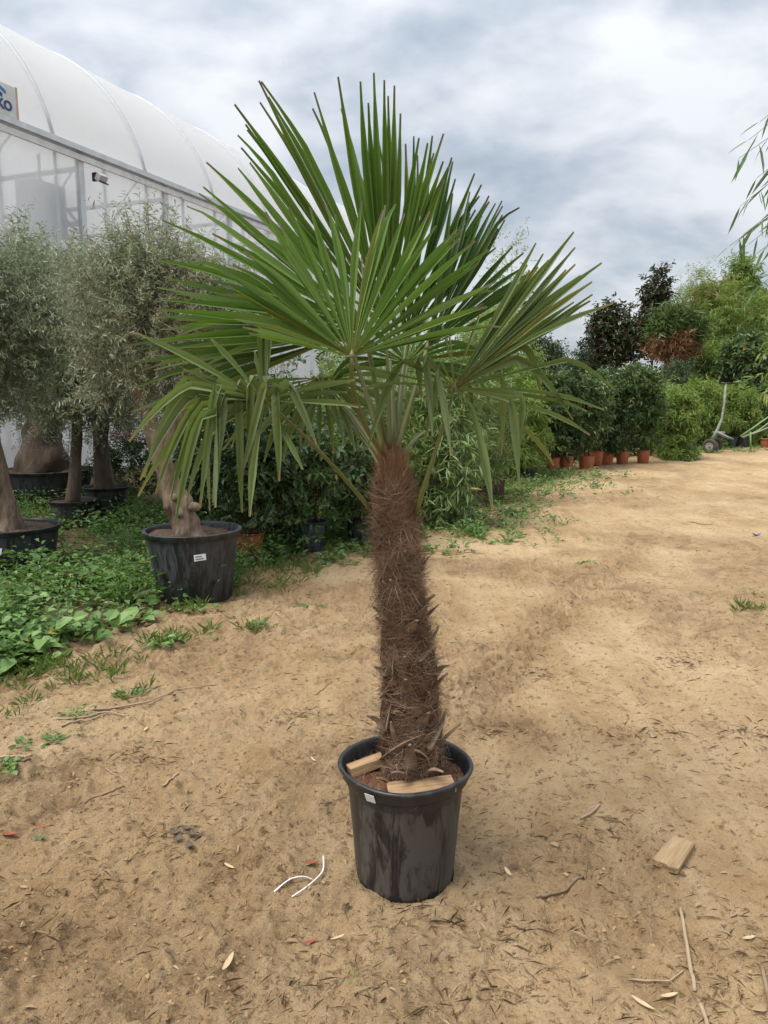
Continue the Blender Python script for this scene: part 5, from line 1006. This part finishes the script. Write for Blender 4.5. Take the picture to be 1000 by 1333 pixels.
T8 = np.array([(0, 2, 4), (2, 1, 4), (1, 3, 4), (3, 0, 4), (2, 0, 5), (1, 2, 5), (3, 1, 5), (0, 3, 5)])
tag(tri_mesh('dirt_crumbs', V.reshape(-1, 3), (np.arange(n)[:, None, None] * 6 + T8[None]).reshape(-1, 3), M_CLOD, None, False), 'loose crumbs and small clods lying on the dirt', 'dirt clods', kind='stuff')

rc = np.random.default_rng(88); CC = np.array([G(a_, b_)[:2] for a_, b_ in ((950, 1290), (890, 1330), (990, 1240), (690, 1230), (640, 1290), (400, 935), (560, 1200), (120, 1160), (60, 1230), (230, 1090), (180, 985), (790, 1090), (830, 960), (700, 880), (650, 960), (900, 860), (980, 960), (330, 1300), (480, 1290))])
n = 2600; q = CC[rc.integers(0, len(CC), n)] + rc.normal(0, 1, (n, 2)) * np.array([0.15, 0.10]) * rc.uniform(0.3, 1.3, (n, 1)); keep = np.hypot(q[:, 0] - POTC[0], q[:, 1] - POTC[1]) > 0.19; q = q[keep]; n = len(q)
a = rc.uniform(0, 6.283, n); d = np.stack([np.cos(a), np.sin(a), rc.normal(0.03, 0.10, n)], -1); ln = 0.012 + 0.075 * rc.random(n) ** 2.6
tag(leaves_mesh('straw_litter', np.c_[q, ground_h(q[:, 0], q[:, 1]) + 0.005], d, nrm(np.array([0, 0, 1.0]) + 0.4 * rc.normal(size=(n, 3))), ln, 0.0018 + 0.05 * ln * rc.random(n), M_STRAW), 'drifts of straw and shredded bark caught on the dirt', 'litter', kind='stuff')
def stick(name, label, pix, rad, mat, cat='twig', lift=0.004, flat=1.0):
    P_ = np.array([GG(a, b_) for a, b_ in pix]); k = 6 * len(P_); fi_ = np.linspace(0, 1, len(P_)); f_ = np.linspace(0, 1, k); pts = np.stack([np.interp(f_, fi_, P_[:, i]) for i in range(3)], -1)
    for _ in range(3): pts[1:-1] = 0.25 * pts[:-2] + 0.5 * pts[1:-1] + 0.25 * pts[2:]
    gzz = ground_h(pts[:, 0], pts[:, 1]); pts[:, 2] = np.maximum(gzz, np.linspace(gzz[0], gzz[-1], k)) * 0.6 + gzz * 0.4 + lift
    rr = np.interp(f_, [0, 1], rad); o0 = pts[0].copy(); mb = MB(); mb.tube(pts - o0, rr, 6, flat=flat, lump=0.15); o = mb.build(name, mat); o.location = o0; return tag(o, label, cat)
M_BOARD = mat_plain('weathered_board', (0.38, 0.27, 0.145), (0.21, 0.14, 0.072), 16, 0.85, bump=0.5, bscale=30, stretch=(3, 0.3, 3))
# the board lying by the track
c = GG(878, 1119); mb = MB(); w_, l_, h_ = 0.088, 0.185, 0.024; V = []
prof = [(-1, -1.0), (-0.6, -1.05), (-0.1, -0.97), (0.35, -1.06), (0.7, -1.0), (1, -0.94)]
for z_ in (-h_ / 2, h_ / 2):
    V += [(w_ / 2 * a_, l_ / 2 * b_, z_) for a_, b_ in prof] + [(w_ / 2 * a_, l_ / 2 * b_, z_) for a_, b_ in ((0.92, 1.0), (0.2, 1.02), (-0.5, 0.97), (-0.95, 1.0))]
n = 10; mb.add(V, [tuple(reversed(range(n))), tuple(range(n, 2 * n))] + [(i, (i + 1) % n, n + (i + 1) % n, n + i) for i in range(n)])
o = mb.build('wooden_board', M_BOARD, None, False, bevel=0.002); o.location = c + np.array([0, 0, 0.012]); o.rotation_euler = (R(2), R(3), R(-40)); tag(o, 'short weathered board with broken end lying on the dirt', 'board')
stick('bamboo_cane', 'straight split dead cane pointing towards the wooden board', [(886, 1186), (893, 1222), (899, 1258), (905, 1288)], (0.0055, 0.0065), M_CANE, 'cane', 0.006)
stick('bamboo_cane', 'short cane piece at the end of the straight split cane', [(912, 1305), (919, 1322), (926, 1345)], (0.006, 0.007), M_CANE, 'cane', 0.006)
stick('dead_twig', 'dark curved forked twig lying between pot and board', [(698, 1177), (728, 1168), (752, 1156), (770, 1146), (782, 1130)], (0.0058, 0.0018), M_TWIG)
stick('dead_twig', 'thin side twig crossing the dark curved twig', [(762, 1150), (765, 1120), (762, 1098)], (0.002, 0.0012), M_TWIG)
stick('dead_twig', 'thick short twig stub on the dirt above the curved twig', [(756, 1075), (770, 1064), (780, 1053)], (0.0042, 0.0062), M_CANE)
stick('dead_twig', 'small twig bit beside the thick stub', [(783, 1068), (797, 1078), (815, 1079)], (0.003, 0.002), M_TWIG)
stick('dead_twig', 'long dry stalk bent along the bottom of the split cane', [(818, 1274), (850, 1275), (872, 1274), (890, 1262)], (0.0034, 0.002), M_CANE)
stick('bamboo_cane', 'grey dead cane with torn sheath at the track edge', [(990, 1268), (996, 1292), (1003, 1320)], (0.006, 0.008), M_TWIG, 'cane', 0.006)
stick('bamboo_cane', 'long dead cane lying across the lumpy dirt', [(118, 932), (150, 926), (190, 917), (232, 899), (268, 891), (292, 889)], (0.0060, 0.0018), M_CANE, 'cane')
stick('bamboo_cane', 'shorter dead cane crossing the long dead cane', [(70, 944), (110, 940), (140, 932), (168, 937)], (0.0052, 0.003), M_CANE, 'cane')
stick('bamboo_cane', 'dead cane sliver next to the sprouting weed', [(80, 951), (108, 946), (140, 934)], (0.0046, 0.003), M_CANE, 'cane', 0.008)
stick('bamboo_cane', 'pale split cane by the broad green weed', [(0, 992), (20, 990), (42, 992)], (0.0065, 0.006), M_CANE, 'cane', 0.006)
stick('bamboo_cane', 'darker split cane below the pale split cane', [(2, 999), (22, 997), (40, 996)], (0.0055, 0.005), M_TWIG, 'cane', 0.006)
stick('dead_twig', 'thin twig half buried in the lumpy dirt', [(110, 1042), (135, 1034), (162, 1026)], (0.003, 0.0025), M_TWIG)
stick('dead_twig', 'thin dry stalk slanting above the half buried twig', [(138, 1006), (152, 1014), (165, 1022)], (0.0025, 0.002), M_CANE)
stick('dead_twig', 'short pale stick in the middle of lumpy dirt', [(212, 1026), (222, 1020), (233, 1013)], (0.0045, 0.003), M_CANE)
stick('dead_twig', 'dry stick at the foot of the leafy weed bank', [(0, 862), (14, 858), (28, 853)], (0.0045, 0.003), M_CANE)
stick('dead_twig', 'long thin twig on the flat part of the track', [(893, 678), (910, 682), (928, 684)], (0.006, 0.003), M_TWIG)
stick('dead_twig', 'thin straw like twig beside the palm pot', [(415, 1060), (435, 1050), (452, 1042)], (0.002, 0.0012), M_TWIG)
stick('dead_twig', 'thin twig lying behind the palm', [(410, 905), (425, 896), (432, 888)], (0.0028, 0.0016), M_TWIG)
stick('dead_twig', 'twig pointing from the flat rosette weed', [(592, 722), (612, 721), (630, 722)], (0.004, 0.002), M_TWIG)
def big_leaf(label, px, py, ln, wd, ang, mat, name='fallen_leaf', curl=0.15, cat='leaf'):
    c = GG(px, py, 0.007); k = 8; V = []; F = []
    for i in range(k + 1):
        u = i / k; w = wd / 2 * math.sin(math.pi * min(1, (u * 0.92 + 0.08))) ** 0.75; z = curl * ln * (u - 0.5) ** 2 * 2
        V += [(u * ln - ln / 2, -w, z + w * 0.35), (u * ln - ln / 2, 0, z), (u * ln - ln / 2, w, z + w * 0.25)]
    for i in range(k): F += [(3 * i, 3 * i + 1, 3 * i + 4, 3 * i + 3), (3 * i + 1, 3 * i + 2, 3 * i + 5, 3 * i + 4)]
    mb = MB(); mb.add(V, F); o = mb.build(name, mat); o.location = c; o.rotation_euler = (0, 0, R(ang)); return tag(o, label, cat)
M_DL1 = mat_plain('dry_leaf_pale', (0.52, 0.40, 0.25), (0.38, 0.27, 0.155), 40, 0.75); M_DL2 = mat_plain('dry_leaf_red', (0.28, 0.075, 0.035), (0.16, 0.05, 0.03), 40, 0.7); M_DL3 = mat_plain('dry_leaf_grey', (0.12, 0.09, 0.07), (0.07, 0.055, 0.042), 40, 0.8); M_GL = mat_plain('green_leaf_bit', (0.06, 0.14, 0.045), (0.05, 0.11, 0.04), 40, 0.5)
big_leaf('pale dry pointed leaf lying alone before the palm pot', 298, 1264, 0.075, 0.018, 78, M_DL1)
big_leaf('pale small leaf between grey leaf heap and plastic strap', 299, 1130, 0.05, 0.013, -35, M_DL1)
big_leaf('large red brown leaf scrap on the lumpy dirt', 14, 1094, 0.052, 0.026, 10, M_DL2)
big_leaf('smaller orange brown leaf scrap beside the red one', 53, 1083, 0.04, 0.018, -25, M_DL2)
big_leaf('small green leaf fallen below the red leaf scraps', 52, 1099, 0.036, 0.022, 60, M_GL)
big_leaf('reddish leaf curled above the white plastic strap', 405, 1126, 0.055, 0.022, 12, M_DL2)
big_leaf('light narrow leaf on the dirt between pot and curved twig', 661, 1152, 0.05, 0.014, -75, M_DL1)
big_leaf('pale flat leaf chip near the dry stalk', 872, 1292, 0.055, 0.014, 14, M_DL1)
big_leaf('narrow pale leaf beside the bent dry stalk', 838, 1305, 0.07, 0.015, -45, M_DL1)
big_leaf('pale leaf lying near the split cane and board', 975, 1228, 0.045, 0.014, 15, M_DL1)
big_leaf('small round grey leaf by the pot of the palm', 604, 1058, 0.025, 0.02, 0, M_DL3)
big_leaf('pinkish dry husk near the bottom of the bare dirt', 405, 1228, 0.05, 0.014, 30, M_DL2)
big_leaf('tan leaf sliver next to the pinkish husk', 440, 1225, 0.05, 0.010, 28, M_DL1)
for k, (px, py) in enumerate([(243, 1080), (251, 1090), (232, 1098), (247, 1104), (228, 1088)]):
    big_leaf(['upper', 'middle', 'outer', 'lower', 'inner'][k] + ' grey leaf of the small heap on lumpy dirt', px, py, 0.045, 0.028, 40 * k, M_DL3, curl=0.5)
big_leaf('pale leaf standing up at the dead canes', 190, 952, 0.045, 0.014, 85, M_DL1); big_leaf('pale curled leaf on the dirt beyond the canes', 58, 916, 0.05, 0.014, 70, M_DL1)
big_leaf('dry leaf on the dirt just behind the palm pot', 408, 998, 0.05, 0.010, -60, M_DL1)
M_BLUEP = mat_plain('blue_plastic', (0.08, 0.10, 0.38), None, 10, 0.4); big_leaf('scrap of blue plastic on the far dirt', 985, 698, 0.12, 0.06, 20, M_BLUEP, 'plastic_scrap', 0.5, 'plastic scrap')
# white plastic strap
M_WHITE = mat_plain('white_plastic', (0.78, 0.78, 0.78), (0.66, 0.66, 0.66), 20, 0.45)
def strap(label, pix, w, lifts):
    pts = np.array([GG(a, b_, l) for (a, b_), l in zip(pix, lifts)]); k = 16; fi_ = np.linspace(0, 1, len(pts)); f_ = np.linspace(0, 1, k); q = np.stack([np.interp(f_, fi_, pts[:, i]) for i in range(3)], -1)
    for _ in range(2): q[1:-1] = 0.25 * q[:-2] + 0.5 * q[1:-1] + 0.25 * q[2:]
    o0 = q[0].copy(); mb = MB(); mb.tube(q - o0, w, 6, flat=0.3); o = mb.build('plastic_strap', M_WHITE); o.location = o0; tag(o, label, 'strap')
strap('bright white plastic strap curled on the dirt beside the palm pot', [(357, 1169), (372, 1157), (382, 1150), (396, 1147), (408, 1148)], 0.0030, [.006, .012, .02, .016, .008])
strap('greyish plastic strap looping up from the white strap', [(380, 1172), (398, 1163), (412, 1148), (422, 1132), (421, 1118)], 0.0028, [.006, .008, .012, .014, .02])

# ================================================================== TROLLEY AND CART
M_TYRE = mat_plain('dusty_tyre', (0.10, 0.085, 0.07), (0.045, 0.04, 0.036), 14, 0.9); M_GREYP = mat_plain('grey_paint', (0.30, 0.32, 0.30), (0.20, 0.21, 0.20), 9, 0.6); M_RIMP = mat_plain('pale_rim', (0.42, 0.39, 0.34), (0.30, 0.27, 0.23), 12, 0.6)
ct_ = GG(927, 589); tro = thing('pot_trolley', 'two wheeled grey pot trolley with tall handle standing by the shrubs', 'trolley', ct_); YT = ct_[1]
ax = nrm(np.array([0.62, 0.78, 0])); Rw = 0.19
def wheel(par, c, ax, Rw, wid):
    # ring profile swept about the axle
    e1 = np.array([0, 0, 1.0]); e2 = np.cross(ax, e1)
    def ring(prof, name, mat, parent):
        V = []; sg_ = 28
        for r0_, a0_ in prof:
            for k in range(sg_):
                th = 2 * math.pi * k / sg_; V.append(c + ax * a0_ + (e1 * math.cos(th) + e2 * math.sin(th)) * r0_)
        n_ = len(prof); F = [(i * sg_ + k, i * sg_ + (k + 1) % sg_, ((i + 1) % n_) * sg_ + (k + 1) % sg_, ((i + 1) % n_) * sg_ + k) for i in range(n_) for k in range(sg_)]
        mb = MB(); mb.add(V, F); return mb.build(name, mat, parent)
    w = ring([(Rw * .55, -wid / 2), (Rw * .85, -wid / 2), (Rw, -wid * .3), (Rw, wid * .3), (Rw * .85, wid / 2), (Rw * .55, wid / 2)], 'wheel', M_TYRE, par)
    ring([(0.03, -wid * .30), (Rw * .35, -wid * .22), (Rw * .55, -wid * .46), (Rw * .56, wid * .46), (Rw * .35, wid * .22), (0.03, wid * .30)], 'rim', M_RIMP, w)
    ring([(0.001, -wid * .5), (0.035, -wid * .5), (0.035, wid * .5), (0.001, wid * .5)], 'hub', M_GREYP, w)
wc = np.array([0, 0, Rw]); wheel(tro, wc - ax * 0.25, ax, Rw, 0.11); wheel(tro, wc + ax * 0.25, ax, Rw, 0.11)
mb = MB(); mb.tube([wc - ax * 0.3, wc + ax * 0.3], 0.025, 8); mb.build('axle', M_GREYP, tro)
hp = [P(a_, b_, YT) - ct_ for a_, b_ in ((926, 574), (933, 562), (940, 545), (943, 525), (945, 499))]
mb = MB(); mb.tube(hp, [0.05, 0.045, 0.032, 0.028, 0.026], 8); mb.build('handle_pole', M_GREYP, tro)
mb = MB(); mb.tube([hp[-1] + np.array([-0.13, 0, 0]), hp[-1] + np.array([0.13, 0, 0])], 0.028, 8); mb.build('grip', M_BLK, tro)
for s_ in (-1, 1):
    q0 = hp[1] + np.array([0.02, s_ * 0.14, -0.03]); mb = MB(); mb.tube([hp[1], q0, q0 + np.array([0.22, -0.02, -0.10]), q0 + np.array([0.36, -0.05, -0.16])], [0.028, 0.03, 0.024, 0.018], 6); mb.build('fork_arm', M_GREYP, tro)
mb = MB(); mb.box(hp[1] + np.array([0.06, 0, -0.02]), (0.20, 0.26, 0.05), 0.2); mb.build('bracket', M_GREYP, tro, False, bevel=0.01)
cc = GG(977, 587); cart = thing('hand_cart', 'pale green tubular hand cart half out of view by the shrubs', 'hand cart', cc); YC = cc[1]; M_GREENP = mat_plain('green_paint', (0.16, 0.27, 0.09), (0.20, 0.30, 0.13), 8, 0.5)
def cp_(a_, b_, dy=0): return P(a_, b_, YC + dy) - cc
mb = MB(); mb.tube([cp_(964, 568), cp_(982, 556), cp_(1003, 541), cp_(1040, 538)], 0.022, 7); mb.build('handle', M_GREENP, cart)
mb = MB(); mb.tube([cp_(968, 570, .4), cp_(988, 560, .4), cp_(1006, 547, .4), cp_(1040, 543, .4)], 0.022, 7); mb.build('handle', M_GREENP, cart)
for dy in (0, .4):
    mb = MB(); mb.tube([cp_(977, 562, dy), cp_(977.5, 587 - dy * 2, dy)], 0.024, 7); mb.build('leg', M_GREENP, cart)
mb = MB(); mb.tube([cp_(966, 569, .2), cp_(985, 563, .2), cp_(1004, 555, .2), cp_(1040, 552, .2)], 0.02, 7); mb.build('brace', M_GREYP, cart)
mb = MB(); mb.box(cp_(1035, 552, .2) , (0.9, 0.45, 0.05)); mb.build('deck', M_GREENP, cart, False)
wheel(cart, cp_(1040, 578, .2), np.array([0, 1.0, 0]), 0.16, 0.09)
